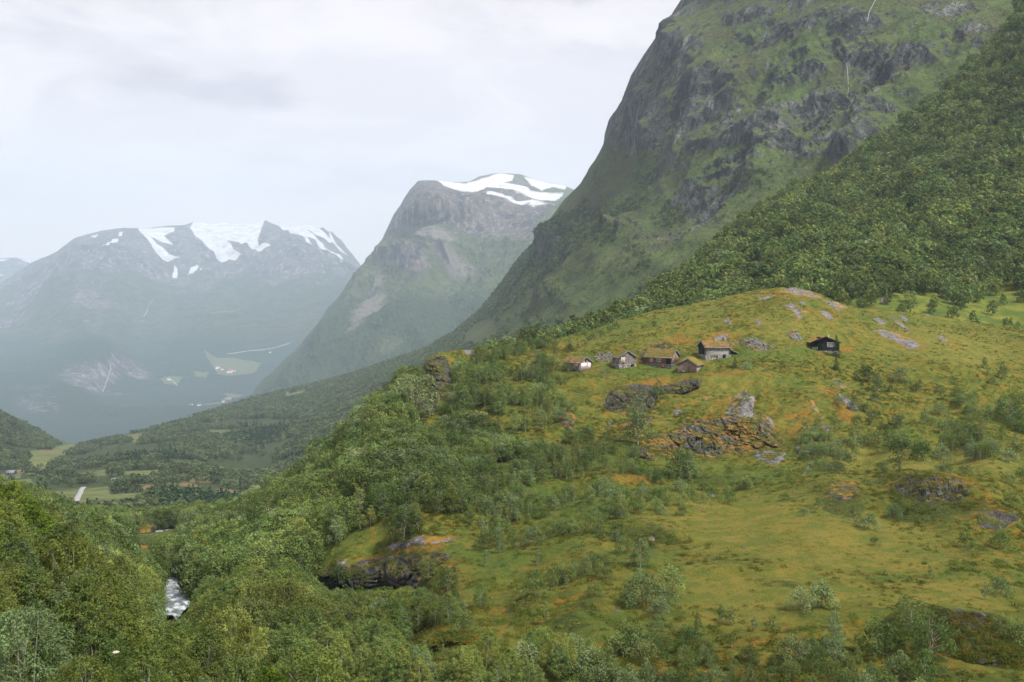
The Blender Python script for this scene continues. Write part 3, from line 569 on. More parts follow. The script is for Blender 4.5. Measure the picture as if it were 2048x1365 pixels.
outcrop(z1([(600,215),(680,170),(760,150),(840,150),(860,190),(800,200),(690,210),(660,260),(600,300),(575,260)]), 2.6, 'rusty brown outcrop rising behind the hut with the red timber wall', rough=.9, under=.6)
outcrop(z1([(1180,140),(1215,150),(1225,200),(1195,195)]), 1.6, 'upright grey rock at the right gable of the stone-based house', M_slab, .6, .3)
outcrop(z1([(1230,140),(1290,110),(1370,115),(1400,150),(1480,170),(1495,190),(1420,210),(1350,225),(1290,200),(1240,180)]), 2.6, 'long broken outcrop right of the stone-based house', M_pale, 1, .5)
outcrop(z1([(1075,120),(1120,95),(1180,90),(1165,135),(1090,140)]), 1.4, 'orange mossy rock on the turf above the stone-based house', M_pale, .8, .3)
outcrop(z1([(1560,95),(1610,72),(1650,95),(1668,140),(1630,150),(1580,115)]), 2.0, 'rough grey boulder upslope left of the black cabin', M_pale, .9, .4, name='boulder', cat='boulder', group='boulders on the hill')
z8 = lambda L: [(1400+x/3.102, 520+y/3.102) for x, y in L]
outcrop(z8([(820,735),(850,745),(960,840),(965,860),(935,855),(850,790)]), 1.0, 'long smooth grey slab slanting down below the black cabin', M_slab, .5, .2)
outcrop(z8([(850,850),(900,880),(985,940),(985,960),(930,950),(870,900)]), 1.1, 'rough slanting rock rib just under the long smooth slab', M_pale, .9, .3)
outcrop(z8([(660,870),(700,890),(770,985),(740,980),(690,920)]), 1.0, 'grey rib slanting through orange moss right of the pointed slab', M_slab, .7, .3)
outcrop(z8([(735,1030),(780,1020),(830,1060),(810,1080),(760,1060)]), .9, 'small rock at the lower end of the orange-mossed rib', M_pale, .8, .3)
outcrop(z8([(1020,870),(1060,875),(1095,905),(1050,900)]), .7, 'short flat stone right of the slanting rock ribs', M_slab, .4, .3)
outcrop(z8([(470,200),(560,176),(640,178),(700,200),(760,250),(700,240),(620,225),(540,215)]), .8, 'bare grey rock cap on the very top of the hill', M_slab, .4, .1)
outcrop(z8([(345,225),(400,215),(480,228),(420,250),(370,255)]), .8, 'orange rock band on the left brow of the hilltop', M_slab, .6, .3)
outcrop(z8([(510,290),(560,282),(640,320),(680,350),(640,345),(610,330),(640,385),(590,400),(585,350),(555,310)]), .8, 'forked pale grey slab below the hilltop', M_slab, .5, .2)
outcrop(z8([(735,325),(780,318),(830,370),(800,388),(755,355)]), .8, 'oval grey slab right of the forked pale slab', M_slab, .5, .2)
outcrop(z8([(610,268),(650,270),(658,288),(620,288)]), .6, 'small grey stone between the hilltop cap and the forked slab', M_slab, .4, .2)
outcrop(z8([(760,270),(850,265),(925,300),(880,310),(860,325),(800,290)]), .9, 'thin grey ledges on the right shoulder of the hilltop', M_slab, .8, .3)
outcrop(z8([(1070,365),(1110,360),(1160,395),(1140,412),(1090,395)]), 1.2, 'rounded dark grey boulder on the right shoulder of the hill', M_pale, .6, .4, name='boulder', cat='boulder', group='boulders on the hill')
outcrop(z8([(1170,350),(1220,370),(1300,440),(1315,462),(1260,430),(1200,385)]), .9, 'narrow rock rib running down the right shoulder of the hill', M_pale, .8, .3)
outcrop(z8([(1225,335),(1260,340),(1295,378),(1270,385)]), .8, 'small stone beside the top of the narrow rib', M_pale, .5, .3, name='boulder', cat='boulder', group='boulders on the hill')
outcrop(z8([(1050,450),(1110,430),(1200,455),(1300,490),(1390,555),(1300,560),(1210,510),(1130,480)]), .9, 'broad orange and grey lichened slab right of the black cabin', M_slab, .8, .2)
outcrop(z8([(1390,330),(1420,328),(1450,345),(1410,350)]), .5, 'small pale stone on the grassy saddle below the wood', M_slab, .4, .2, name='boulder', cat='boulder', group='boulders on the hill')
outcrop(z8([(1675,375),(1700,345),(1740,360),(1748,385),(1700,388)]), 1.5, 'single domed grey boulder out on the right pasture', M_pale, .5, .3, name='boulder', cat='boulder', group='boulders on the hill')
outcrop(z8([(1460,480),(1500,472),(1545,510),(1500,515)]), .7, 'low reddish stone on the pasture below the domed boulder', M_pale, .5, .3, name='boulder', cat='boulder', group='boulders on the hill')
outcrop(z8([(340,365),(370,370),(385,405),(355,410)]), .8, 'upright grey stone above the long broken outcrop', M_pale, .5, .3, name='boulder', cat='boulder', group='boulders on the hill')
outcrop(z8([(140,375),(180,372),(200,410),(160,412)]), .8, 'grey stone in orange moss above the roof of the stone-based house', M_pale, .5, .3, name='boulder', cat='boulder', group='boulders on the hill')
outcrop([(850,728),(858,716),(874,709),(892,714),(900,735),(903,775),(896,800),(868,800),(848,812),(856,775),(854,750)], 6.0, 'tall dark crag jutting out at the left end of the hill crest', M_dark, under=.45, rough=.8, scale=4)
outcrop([(840,802),(862,790),(885,792),(878,812),(858,838),(845,850),(838,825)], 2.5, 'rubble of brown stones at the foot of the tall crag', M_pale, 1, .2)
outcrop([(925,699),(950,698),(962,706),(950,713),(930,708)], .9, 'pink-grey flat rock on the crest right of the tall crag', M_slab, .5, .2)
outcrop([(1205,808),(1222,798),(1230,806),(1210,812)], .8, 'small dark rock under the lip left of the overhanging crag')
outcrop([(1055,835),(1075,827),(1098,838),(1085,847),(1062,845)], 1.5, 'mossy dark rock among the birches left of the narrow step', under=.6)
outcrop([(1043,988),(1062,983),(1070,990),(1050,996)], 1.0, 'pale fallen slab in the birch scrub at mid-slope', M_slab, .4, .3, name='boulder', cat='boulder', group='boulders on the hill')
outcrop([(640,1146),(660,1135),(720,1122),(800,1112),(870,1108),(905,1118),(890,1132),(850,1150),(830,1190),(760,1205),(700,1200),(665,1180)], 5.0, 'big dark overhanging cliff under the orange mossy ledge above the gorge', M_dark, under=.6, rough=.7, scale=4)
outcrop([(640,1146),(672,1122),(700,1120),(690,1132),(660,1142)], 2.2, 'pale bare rock edge at the left tip of the mossy ledge', M_slab, .5, .4)
outcrop([(765,1100),(800,1088),(850,1073),(900,1078),(925,1092),(880,1094),(830,1096),(790,1106)], .9, 'pinkish stony crest along the top of the mossy ledge', M_slab, 1, .2)
outcrop([(810,1262),(830,1252),(860,1250),(900,1262),(960,1275),(940,1300),(850,1310),(815,1295)], 2.4, 'dark rock nose above the birches at the bottom middle', M_dark, under=.6)
outcrop([(1640,985),(1665,978),(1700,982),(1712,1000),(1690,1012),(1660,1002)], 1.0, 'dark rock with a pale stone at the left end of the terrace bank', under=.6)
outcrop([(1685,992),(1705,988),(1712,1000),(1695,1006)], 1.9, 'pale grey stone set in the left end of the terrace bank', M_slab, .5, .3, name='boulder', cat='boulder', group='boulders on the hill')
outcrop([(1840,1262),(1875,1245),(1960,1252),(2030,1270),(2080,1290),(2080,1335),(2010,1345),(1920,1325),(1860,1300)], 2.4, 'dark rock wall with hanging moss at the bottom right', M_dark, under=.7, scale=1.3)
outcrop([(1820,640),(1840,632),(1850,645),(1835,650)], .5, 'low stone on the saddle', M_slab) if False else None
outcrop([(1770,985),(1820,972),(1900,980),(1930,1000),(1880,1018),(1800,1010)], 1.8, 'mossy dark broken ledge in the middle of the terrace bank', M_dark, 1, .5, scale=1.3)
outcrop([(1940,1030),(1990,1022),(2040,1040),(2000,1055),(1950,1050)], .7, 'low mossy ledge at the right end of the terrace bank', M_dark, 1, .5, scale=1.2)
# scattered pale stones
for i, (x, y, r, lab) in enumerate([(1236,1228,8,'flat pale stone on the turf beside the bottom middle hollow'), (1403,1023,8,'low grey-leaved stone heap at the upper left edge of the meadow'), (1425,993,9,'pale stones at the left mouth of the meadow'), (1487,1098,6,'small white stone near the meadow centre'), (1541,1355,5,'round pale stone at the bottom edge of the turf'), (1300,1077,7,'pale stone on the heathery bank left of the meadow'), (1733,888,4,'lone white stone in the willow scrub')]):
    outcrop(ell(x, y, r, r*.4, 5), .35, lab, M_pale, .8, .3, step=.8, name='boulder', cat='boulder', group='boulders on the hill')
# stones of the scree patch under the wood
def blockmesh(n=3, seed=0, mat=None, name='boulder'):
    import bmesh
    bm = bmesh.new(); bmesh.ops.create_icosphere(bm, subdivisions=2, radius=1)
    for v in bm.verts:
        p = np.array(v.co)+seed*3.7; k = 1+.35*float(vn(p[None]*1.1, seed)[0])+.12*float(vn(p[None]*3, seed)[0]); v.co *= k
        v.co = Vector([round(c*2.6)/2.6*.6+c*.4 for c in v.co]); v.co.z *= .65
    me = bpy.data.meshes.new(name); bm.to_mesh(me); bm.free(); me.materials.append(mat); return me
bmsh = [blockmesh(3, k, M_pale) for k in range(4)]
k = 0
side = ['left', 'middle', 'right']
for i in range(46):
    x = 1520+rng.normal()*20; y = 540+rng.normal()*4-(x-1520)*.12; P = right.at(x, y)[0]
    o = link('boulder', bmsh[i % 4], None, P+np.array([0, 0, .1])); sz = .5+rng.random()**2*1.3; o.scale = (sz*1.2, sz, sz); o.rotation_euler = (rng.random()*.5, rng.random()*.5, rng.random()*6)
    tag(o, 'grey-pink block lying in the patch of scree between the trees above the hilltop', 'boulder', 'blocks of the scree patch')
for x, y, s_, lab in [(1950,210,2.2,'pale stone block high in the wood'), (1770,603,1.6,'tilted pale boulder at the lower edge of the wood'), (1700,330,2.0,'grey block at the top clearing of the wood'), (1690,343,1.4,'flat stone below the grey block in the top clearing')]:
    o = link('boulder', bmsh[int(x) % 4], None, right.at(x, y)[0]+np.array([0, 0, .3])); o.scale = (s_, s_, s_*.8); o.rotation_euler = (.2, .3, x); tag(o, lab, 'boulder', 'boulders on the hill')
M_orb = rock_mat('orange_mossed_rock', mossz=.25); ob = [blockmesh(3, 9, M_orb), blockmesh(3, 12, M_orb)]
for x, y, Y, s_, lab, m_ in [(286, 1060, 322, 4.4, 'orange mossed boulder beside the road bend in the valley', ob[0]), (290, 1101, 240, 1.7, 'smaller orange mossed rock below the road bend', ob[1])]:
    o = link('boulder', m_, None, W(x, y, Y)); o.scale = (s_, s_, s_*1.05); tag(o, lab, 'boulder', 'boulders on the hill')
print('rocks', round(time.time()-T0, 1))
# PART2
# ------------------------------------------------------------------ trees
def unit(n):
    v = rng.normal(size=(n, 3)); return v/np.linalg.norm(v, axis=1, keepdims=True)
def leaves(cen, nrm, size, asp=.6, bend=.0):
    """one small leaf-shaped quad per centre"""
    n = len(cen); t = np.cross(nrm, unit(n)); t /= np.linalg.norm(t, axis=1, keepdims=True)+1e-9; b = np.cross(nrm, t)
    s = (size*(.6+.8*rng.random(n)))[:, None]; a = asp*(.7+.6*rng.random((n, 1)))
    q = np.stack([cen-t*s*.5, cen+b*s*a*.5+t*s*.05, cen+t*s*.5, cen-b*s*a*.5+t*s*.05], 1)
    return q.reshape(-1, 3), np.arange(n*4).reshape(n, 4)
def crown_pts(h, r, nb, lpb, prof, lo=.12, blob=.33, inner=.55, up=.25, spread=1.0):
    """leaf sites on shells of many sub-clumps held at limb ends; prof(t) is the crown's relative radius at relative height t"""
    cs = []; ns = []; limbs = []
    for i in range(nb):
        t = lo+(1-lo)*((i+.5)/nb)**.85; a = i*2.399+rng.random()*1.1; rr = r*prof(t)*(.35+.65*math.sqrt(rng.random()))*spread
        c = np.array([rr*math.cos(a), rr*math.sin(a), h*t*(1-.5*blob*r/h)+rng.normal()*.03*h]); R0 = blob*r*(.65+.6*rng.random())*(.55+.45*prof(t))
        n = int(lpb*(R0/(blob*r))**2)+3; d = unit(n); d[:, 2] += up; d /= np.linalg.norm(d, axis=1, keepdims=True)
        rad = R0*(inner+(1-inner)*rng.random((n, 1))**.5); cs.append(c+d*rad*np.array([1, 1, .85])); m = d+unit(n)*.75; m[:, 2] += .15
        ns.append(m/np.linalg.norm(m, axis=1, keepdims=True)); limbs.append(c)
    return np.concatenate(cs), np.concatenate(ns), limbs
def tube(p0, p1, r0, r1, k=6, seg=3, wob=.0):
    p0, p1 = np.array(p0, float), np.array(p1, float); d = p1-p0; d /= np.linalg.norm(d)+1e-9
    u = np.cross(d, [.3, .2, .9]); u /= np.linalg.norm(u)+1e-9; v = np.cross(d, u); V = []; Fc = []
    for i in range(seg+1):
        t = i/seg; c = p0+(p1-p0)*t+(rng.normal(size=3)*wob if 0 < i < seg else 0)
        for j in range(k):
            a = 2*math.pi*j/k; V.append(c+(u*math.cos(a)+v*math.sin(a))*(r0+(r1-r0)*t))
    for i in range(seg):
        for j in range(k): Fc.append((i*k+j, i*k+(j+1) % k, (i+1)*k+(j+1) % k, (i+1)*k+j))
    return np.array(V), np.array(Fc)
def join(parts):
    V = []; Fc = []; o = 0
    for v, f in parts: V.append(v); Fc.append(f+o); o += len(v)
    return np.concatenate(V), np.concatenate(Fc)
def trunk_mesh(h, r, limbs, lean=.0, stems=1, k=6):
    ps = []
    for s_ in range(stems):
        a = s_*2.2; off = np.array([math.cos(a), math.sin(a), 0])*.12*(stems > 1)
        top = np.array([lean*math.cos(a+1), lean*math.sin(a+1), 1.0])*h*.9+off*3; ps.append(tube(off-np.array([0, 0, .4]), top, r/(1+.3*(stems-1)), r*.18, k, 6, h*.012))
    for c in limbs[::max(1, len(limbs)//14)]:
        z = max(.15*h, c[2]*.65); ps.append(tube((0, 0, z), c, r*.32, r*.06, 4, 2, h*.01))
    return join(ps)
SAGE = leaf_mat('sage_leaves', (.125, .176, .072), (.185, .238, .102), .3)
GREEN = leaf_mat('green_leaves', (.090, .136, .038), (.170, .218, .066), .35)
DARKG = leaf_mat('dark_leaves', (.062, .100, .028), (.122, .168, .044), .35)
OLIVE = leaf_mat('olive_leaves', (.122, .160, .036), (.192, .226, .058), .35)
SPRU = leaf_mat('spruce_needles', (.018, .038, .016), (.030, .055, .022), .3, trans=.1)
FRESH = leaf_mat('fresh_leaves', (.10, .155, .022), (.155, .20, .035), .35)
VFA0 = 0
BARK = plain('birch_bark', (.30, .28, .24), .9, .4, 6); BARKD = plain('brown_bark', (.10, .08, .06), .9, .4, 6)
P_egg = lambda t: max(.12, math.sin(min(1, t*1.0+.02)*math.pi)**.6*(1.08-.35*t))
P_round = lambda t: max(.25, math.sqrt(max(0, 1-(1.6*t-.75)**2)))
P_slim = lambda t: max(.10, (1-t)**.55*(.65+.6*min(1, t*4)))
P_bush = lambda t: max(.3, math.sqrt(max(.05, 1-t**2.2)))
PROTO = {}
def proto(key, h, r, nb, lpb, leaf, prof, mats, lo=.12, blob=.33, stems=1, lean=.03, tr=.07, asp=.62, inner=.55, up=.25, bark=None):
    c, n, limbs = crown_pts(h, r, nb, lpb, prof, lo, blob, inner, up); V, Fc = leaves(c, n, np.full(len(c), leaf), asp)
    tv, tf = trunk_mesh(h, tr, limbs, lean, stems)
    out = []
    for mi, m in enumerate(mats):
        cm = mkmesh('crown', V, Fc, [m]); tm = mkmesh('trunk', tv, tf, [bark or BARK]); out.append((cm, tm))
    PROTO[key] = dict(h=h, r=r, meshes=out, mats=mats)
# unit-height shapes are scaled per tree
proto('birch_a', 5.5, 1.75, 34, 85, .21, P_egg, [GREEN, OLIVE, DARKG, SAGE], blob=.40)
proto('birch_b', 5.5, 1.35, 30, 75, .20, P_slim, [GREEN, OLIVE, DARKG, SAGE], lo=.16, blob=.42)
proto('birch_c', 5.0, 2.3, 40, 85, .22, P_round, [GREEN, SAGE, DARKG, OLIVE], lo=.10, blob=.33, stems=2)
proto('willow', 2.4, 1.5, 26, 70, .15, P_bush, [SAGE, GREEN, DARKG], lo=.08, blob=.36, stems=3, tr=.04, bark=BARKD)
proto('sapling', 2.8, .62, 20, 26, .15, P_slim, [GREEN, SAGE, OLIVE], lo=.15, blob=.42, tr=.03, inner=.3)
def spruce(h=4.2, r=1.1):
    cs = []; ns = []
    for i in range(46):
        t = i/46; z = h*(.06+.92*t); rr = r*(1-t)**.9+.06; m = int(8+46*(1-t))
        a = rng.random(m)*6.283; q = rr*(.25+.75*rng.random(m)**.6)*(1+.25*np.sin(a*5+i*2)); cs.append(np.stack([q*np.cos(a), q*np.sin(a), z-q*.35+rng.normal(size=m)*.03], -1))
        nn = np.stack([np.cos(a)*.5, np.sin(a)*.5, np.ones(m)], -1)+unit(m)*.5; ns.append(nn/np.linalg.norm(nn, axis=1, keepdims=True))
    V, Fc = leaves(np.concatenate(cs), np.concatenate(ns), np.full(sum(map(len, cs)), .19), .5)
    tv, tf = tube((0, 0, -.3), (0, 0, h*.97), .07, .01, 6, 4)
    PROTO['spruce'] = dict(h=h, r=r, meshes=[(mkmesh('crown', V, Fc, [SPRU]), mkmesh('trunk', tv, tf, [BARKD]))], mats=[SPRU])
spruce()
# close trees, leaf by leaf
proto('near_a', 5.0, 1.8, 190, 95, .085, P_egg, [OLIVE, GREEN, FRESH], blob=.19, asp=.7, inner=.1, up=.5)
proto('near_b', 4.6, 1.4, 160, 85, .08, P_slim, [GREEN, OLIVE, SAGE], lo=.1, blob=.22, asp=.7, inner=.1, up=.5)
proto('near_c', 3.4, 1.9, 190, 85, .075, P_bush, [OLIVE, GREEN, SAGE], lo=.08, blob=.18, stems=3, tr=.05, asp=.7, inner=.1, up=.5)
# distant crowns
def farproto(key, h, r, nb, lpb, leaf, prof, mats, blob=.42):
    c, n, limbs = crown_pts(h, r, nb, lpb, prof, .12, blob, .6, .3); V, Fc = leaves(c, n, np.full(len(c), leaf), .8)
    PROTO[key] = dict(h=h, r=r, meshes=[(mkmesh('crown', V, Fc, [m]), None) for m in mats], mats=mats)
farproto('far_a', 5.5, 1.9, 18, 26, .5, P_egg, [GREEN, OLIVE, DARKG, SAGE]); farproto('far_b', 5.5, 1.45, 16, 22, .48, P_slim, [GREEN, DARKG, OLIVE]); farproto('far_c', 5.0, 2.4, 20, 26, .55, P_round, [GREEN, SAGE, DARKG, OLIVE])
VFA = leaf_mat('valley_leaves', (.078, .112, .044), (.140, .170, .072), .2); VFB = leaf_mat('valley_dark_leaves', (.050, .080, .036), (.088, .120, .052), .2)
farproto('dot_a', 5.5, 2.1, 9, 10, 1.1, P_egg, [VFA, VFB], .5); farproto('dot_b', 5.0, 2.6, 10, 10, 1.15, P_round, [VFB, VFA], .45)
c_, n_, _l = crown_pts(7, 1.5, 8, 8, P_slim, .05, .5, .5, .3); V_, F_ = leaves(c_, n_, np.full(len(c_), 1.3), .7); PROTO['dot_s'] = dict(h=7, r=1.5, meshes=[(mkmesh('crown', V_, F_, [SPRU]), None)], mats=[SPRU])
KINDN = {'birch': 'birch_tree', 'willow': 'willow_bush', 'sapling': 'birch_sapling', 'spruce': 'young_spruce', 'near': 'birch_tree'}
TINT = {'sage_leaves': 'grey-green', 'green_leaves': 'mid-green', 'dark_leaves': 'dark green', 'olive_leaves': 'yellow-green', 'spruce_needles': 'blackish green', 'fresh_leaves': 'bright green', }

def woods(name, label_kind, pts, pidx, scl, keys, trunks=True, squash=None):
    """a wood nobody could count tree by tree: one object, its trees put up by geometry nodes from crown and trunk shapes"""
    n = len(pts); me = bpy.data.meshes.new(name); me.vertices.add(n); me.vertices.foreach_set('co', np.ascontiguousarray(pts, dtype=np.float32).ravel())
    def at(nm, tp, v):
        a = me.attributes.new(nm, tp, 'POINT'); a.data.foreach_set('value' if tp != 'FLOAT_VECTOR' else 'vector', np.ascontiguousarray(v).ravel())
    at('pid', 'INT', np.asarray(pidx, np.int32)); at('scl', 'FLOAT', np.asarray(scl, np.float32))
    rot = np.stack([rng.normal(size=n)*.06, rng.normal(size=n)*.06, rng.random(n)*6.283], -1).astype(np.float32); at('rot', 'FLOAT_VECTOR', rot)
    o = link(name, me); o['kind'] = 'stuff'; o['label'] = label_kind
    g = bpy.data.node_groups.new(name, 'GeometryNodeTree'); g.interface.new_socket('Geometry', in_out='INPUT', socket_type='NodeSocketGeometry'); g.interface.new_socket('Geometry', in_out='OUTPUT', socket_type='NodeSocketGeometry')
    N = g.nodes.new; Lk = g.links.new; gi = N('NodeGroupInput'); go = N('NodeGroupOutput'); jn = N('GeometryNodeJoinGeometry')
    def attr(nm, tp):
        a = N('GeometryNodeInputNamedAttribute'); a.data_type = tp; a.inputs['Name'].default_value = nm; return a.outputs[0]
    pid, sc_, rt = attr('pid', 'INT'), attr('scl', 'FLOAT'), attr('rot', 'FLOAT_VECTOR')
    for k, obs in enumerate(keys):
        cmp_ = N('FunctionNodeCompare'); cmp_.data_type = 'INT'; cmp_.operation = 'EQUAL'; Lk(pid, cmp_.inputs[2]); cmp_.inputs[3].default_value = k
        sub = N('GeometryNodeJoinGeometry')
        for ob in obs:
            oi = N('GeometryNodeObjectInfo'); oi.inputs['Object'].default_value = ob; oi.transform_space = 'ORIGINAL'; Lk(oi.outputs['Geometry'], sub.inputs[0])
        ip = N('GeometryNodeInstanceOnPoints'); Lk(gi.outputs[0], ip.inputs['Points']); Lk(cmp_.outputs[0], ip.inputs['Selection']); Lk(sub.outputs[0], ip.inputs['Instance']); Lk(rt, ip.inputs['Rotation'])
        cx = N('ShaderNodeCombineXYZ')
        for i in range(3): Lk(sc_, cx.inputs[i])
        Lk(cx.outputs[0], ip.inputs['Scale']); Lk(ip.outputs[0], jn.inputs[0])
    Lk(jn.outputs[0], go.inputs[0]); md = o.modifiers.new('trees', 'NODES'); md.node_group = g
    return o
SRC = {}
def src(key, mi, trunk=True):
    """shape holders for the woods"""
    k = (key, mi)
    if k not in SRC:
        c, t = PROTO[key]['meshes'][mi]; L_ = [bpy.data.objects.new('crown_shape', c)]
        if t is not None: L_.append(bpy.data.objects.new('trunk_shape', t))
        SRC[k] = L_
    return SRC[k]

# pixel windows kept clear so that what stands behind stays in view: (polygon, nearer than)
CLEAR = [([(334,1165),(352,1165),(352,1196),(334,1196)], 156), ([(328,1208),(380,1208),(380,1230),(328,1230)], 131), ([(312,1051),(358,1051),(358,1064),(312,1064)], 325), ([(264,1046),(314,1046),(314,1068),(264,1068)], 318),
         ([(280,1092),(300,1092),(300,1104),(280,1104)], 238), ([(1128,708),(1190,708),(1190,752),(1128,752)], 245), ([(1226,695),(1275,695),(1275,745),(1226,745)], 245), ([(1296,695),(1420,695),(1420,752),(1296,752)], 245), ([(1400,675),(1475,675),(1475,725),(1400,725)], 250), ([(1615,670),(1664,670),(1664,712),(1615,712)], 252),
         ([(852,708),(890,708),(896,798),(856,798)], 270), ([(838,790),(880,796),(866,838),(838,842)], 255), ([(1225,765),(1400,760),(1380,790),(1300,825),(1220,835)], 240), ([(1280,780),(1600,780),(1600,930),(1280,930)], 215), ([(665,1125),(890,1110),(880,1168),(690,1168)], 142), ([(148,962),(172,962),(166,1004),(148,1004)], 700), ([(1880,1262),(2050,1275),(2050,1318),(1900,1305)], 92), ([(640,1110),(920,1070),(900,1110),(650,1150)], 134), ([(812,1250),(900,1250),(880,1278),(820,1278)], 96)]
CL = [(np.array(p, float), y) for p, y in CLEAR]
CLB = [(p[:, 0].min(), p[:, 0].max(), p[:, 1].min(), p[:, 1].max(), y) for p, y in CL]
def clear_ok(P, h, r, fit=False):
    bx, by = to_px(P); s = F/P[:, 1]; ok = np.ones(len(P), bool)
    for x0, x1, y0, y1, yy in CLB:
        hit = (bx+r*s*1.1 > x0) & (bx-r*s*1.1 < x1) & (by > y0) & (by-h*s*1.12 < y1-1) & (P[:, 1] < yy)
        if fit:
            low = hit & (by > y1+4); h[low] = np.minimum(h[low], (by[low]-y1)/(s[low]*1.12)*(.62+.38*rng.random(low.sum()))); hit &= ~(low & (h > 1.0))
        ok &= ~hit
    return ok
# tree cover of the hillside, one digit per 64 x 48 photo pixels, rows from y=576
D7 = """
00000000000000000000000000000000
00000000000000000011100000000000
00000000000000344220000000000000
00000000000001455411010000000000
00000000000077764311010000222133
00000000000888866420011101331345
00000000008999986430111124442566
00000000099999777544243244420111
00000000999999875443442111111111
99999999998777554443211013320101
99999999997433344443100000022120
99999999994212345443100000000011
99999999997524124444410001000112
99999999999876223445411122231121
99999999999999542244432122333121
99999999999999777999732222443211
99999999999999999999985444444211""".split()
D7 = np.array([[int(c) for c in r] for r in D7], float)/9
def d7(px, py, P=None):
    x = np.clip(px/64-.5, 0, 30.999); y = np.clip((py-576)/48-.5, 0, len(D7)-1.001); xi = x.astype(int); yi = y.astype(int); xf = x-xi; yf = y-yi
    d = (D7[yi, xi]*(1-xf)+D7[yi, xi+1]*xf)*(1-yf)+(D7[yi+1, xi]*(1-xf)+D7[yi+1, xi+1]*xf)*yf
    if P is not None:
        q = P/np.array([7, 7, 7.]); cl = fbm(q, 3, 70, .5); d = np.where(d > .85, d, d*np.clip(.75+2.6*cl, 0, 2.2))
    return np.clip(d, 0, 1)
def height7(px, py):
    H = TPS([(0,1000,6.4),(200,1100,6.4),(450,1100,6.6),(600,1000,6.6),(400,1300,6.4),(700,1300,5.4),(700,900,6.6),(900,800,5.4),(850,720,3.6),(1000,720,3.0),(1100,850,3.4),(1250,750,1.9),(1400,800,1.8),(1600,750,1.6),(1850,800,2.1),(1830,880,3.0),(2048,850,2.6),(1100,1000,2.1),(900,1000,3.6),(1100,1150,1.7),(850,1200,3.2),(1250,950,2.2),(1500,960,2.0),(1300,1200,1.8),(1150,1320,2.3),(1400,1350,1.3),(1700,1300,1.6),(1700,1100,1.3),(2000,1150,1.6),(1000,1300,2.4),(1300,1080,1.5),(1100,680,2.4),(1300,640,1.6),(1600,600,1.0)])
    return H(px, py)*1.0
TR = []     # every tree that could be told apart: (P, height, proto, mat index, where)
def add(P, px, py, h, keys, wts, where):
    k = rng.choice(len(keys), len(P), p=np.array(wts)/sum(wts))
    for i in range(len(P)): TR.append((P[i], float(h[i]), keys[k[i]][0], keys[k[i]][1], where))
Q, qx, qy = near.scatter(60000, lambda px, py, P: d7(px, py, P)**1.7*np.where(px < 700, .42, .55)*np.where(P[:, 1] > 200, .8, 1))
h = height7(qx, qy)*(.55+.62*rng.random(len(Q))**.8); h[h < 1] = 1
ok = clear_ok(Q, h, h*.36, True); Q, qx, qy, h = Q[ok], qx[ok], qy[ok], h[ok]
for r_ in ROCKS[:0]: pass
nr_ = (Q[:, 1] < 122) & (h > 2.3)
add(Q[nr_], qx[nr_], qy[nr_], h[nr_], [('near_a',0),('near_a',1),('near_b',0),('near_b',1),('near_c',0),('near_c',1),('near_c',2),('near_b',2)], [3,4,3,2,3,3,.8,.6], 'hill')
Q, qx, qy, h = Q[~nr_], qx[~nr_], qy[~nr_], h[~nr_]
big = h > 3.0
add(Q[big], qx[big], qy[big], h[big], [('birch_a',0),('birch_a',1),('birch_a',2),('birch_b',0),('birch_b',1),('birch_c',0),('birch_c',1),('birch_c',2),('birch_b',3),('birch_b',2)], [5,3,4,4,2,4,1.6,3,.8,3], 'hill')
sm = ~big & (qx < 1250); add(Q[sm], qx[sm], qy[sm], h[sm], [('willow',0),('willow',1),('sapling',0),('sapling',1),('birch_b',0),('birch_b',3),('birch_b',1)], [1.5,3,2.5,.8,4,.8,3], 'hill')
sm = ~big & (qx >= 1250); add(Q[sm], qx[sm], qy[sm], h[sm], [('willow',0),('willow',1),('willow',2),('sapling',0),('sapling',1),('birch_b',0),('birch_b',3)], [2.2,3.5,2,2,.8,1.8,.6], 'hill')
print('hill trees', len(TR), round(time.time()-T0, 1))
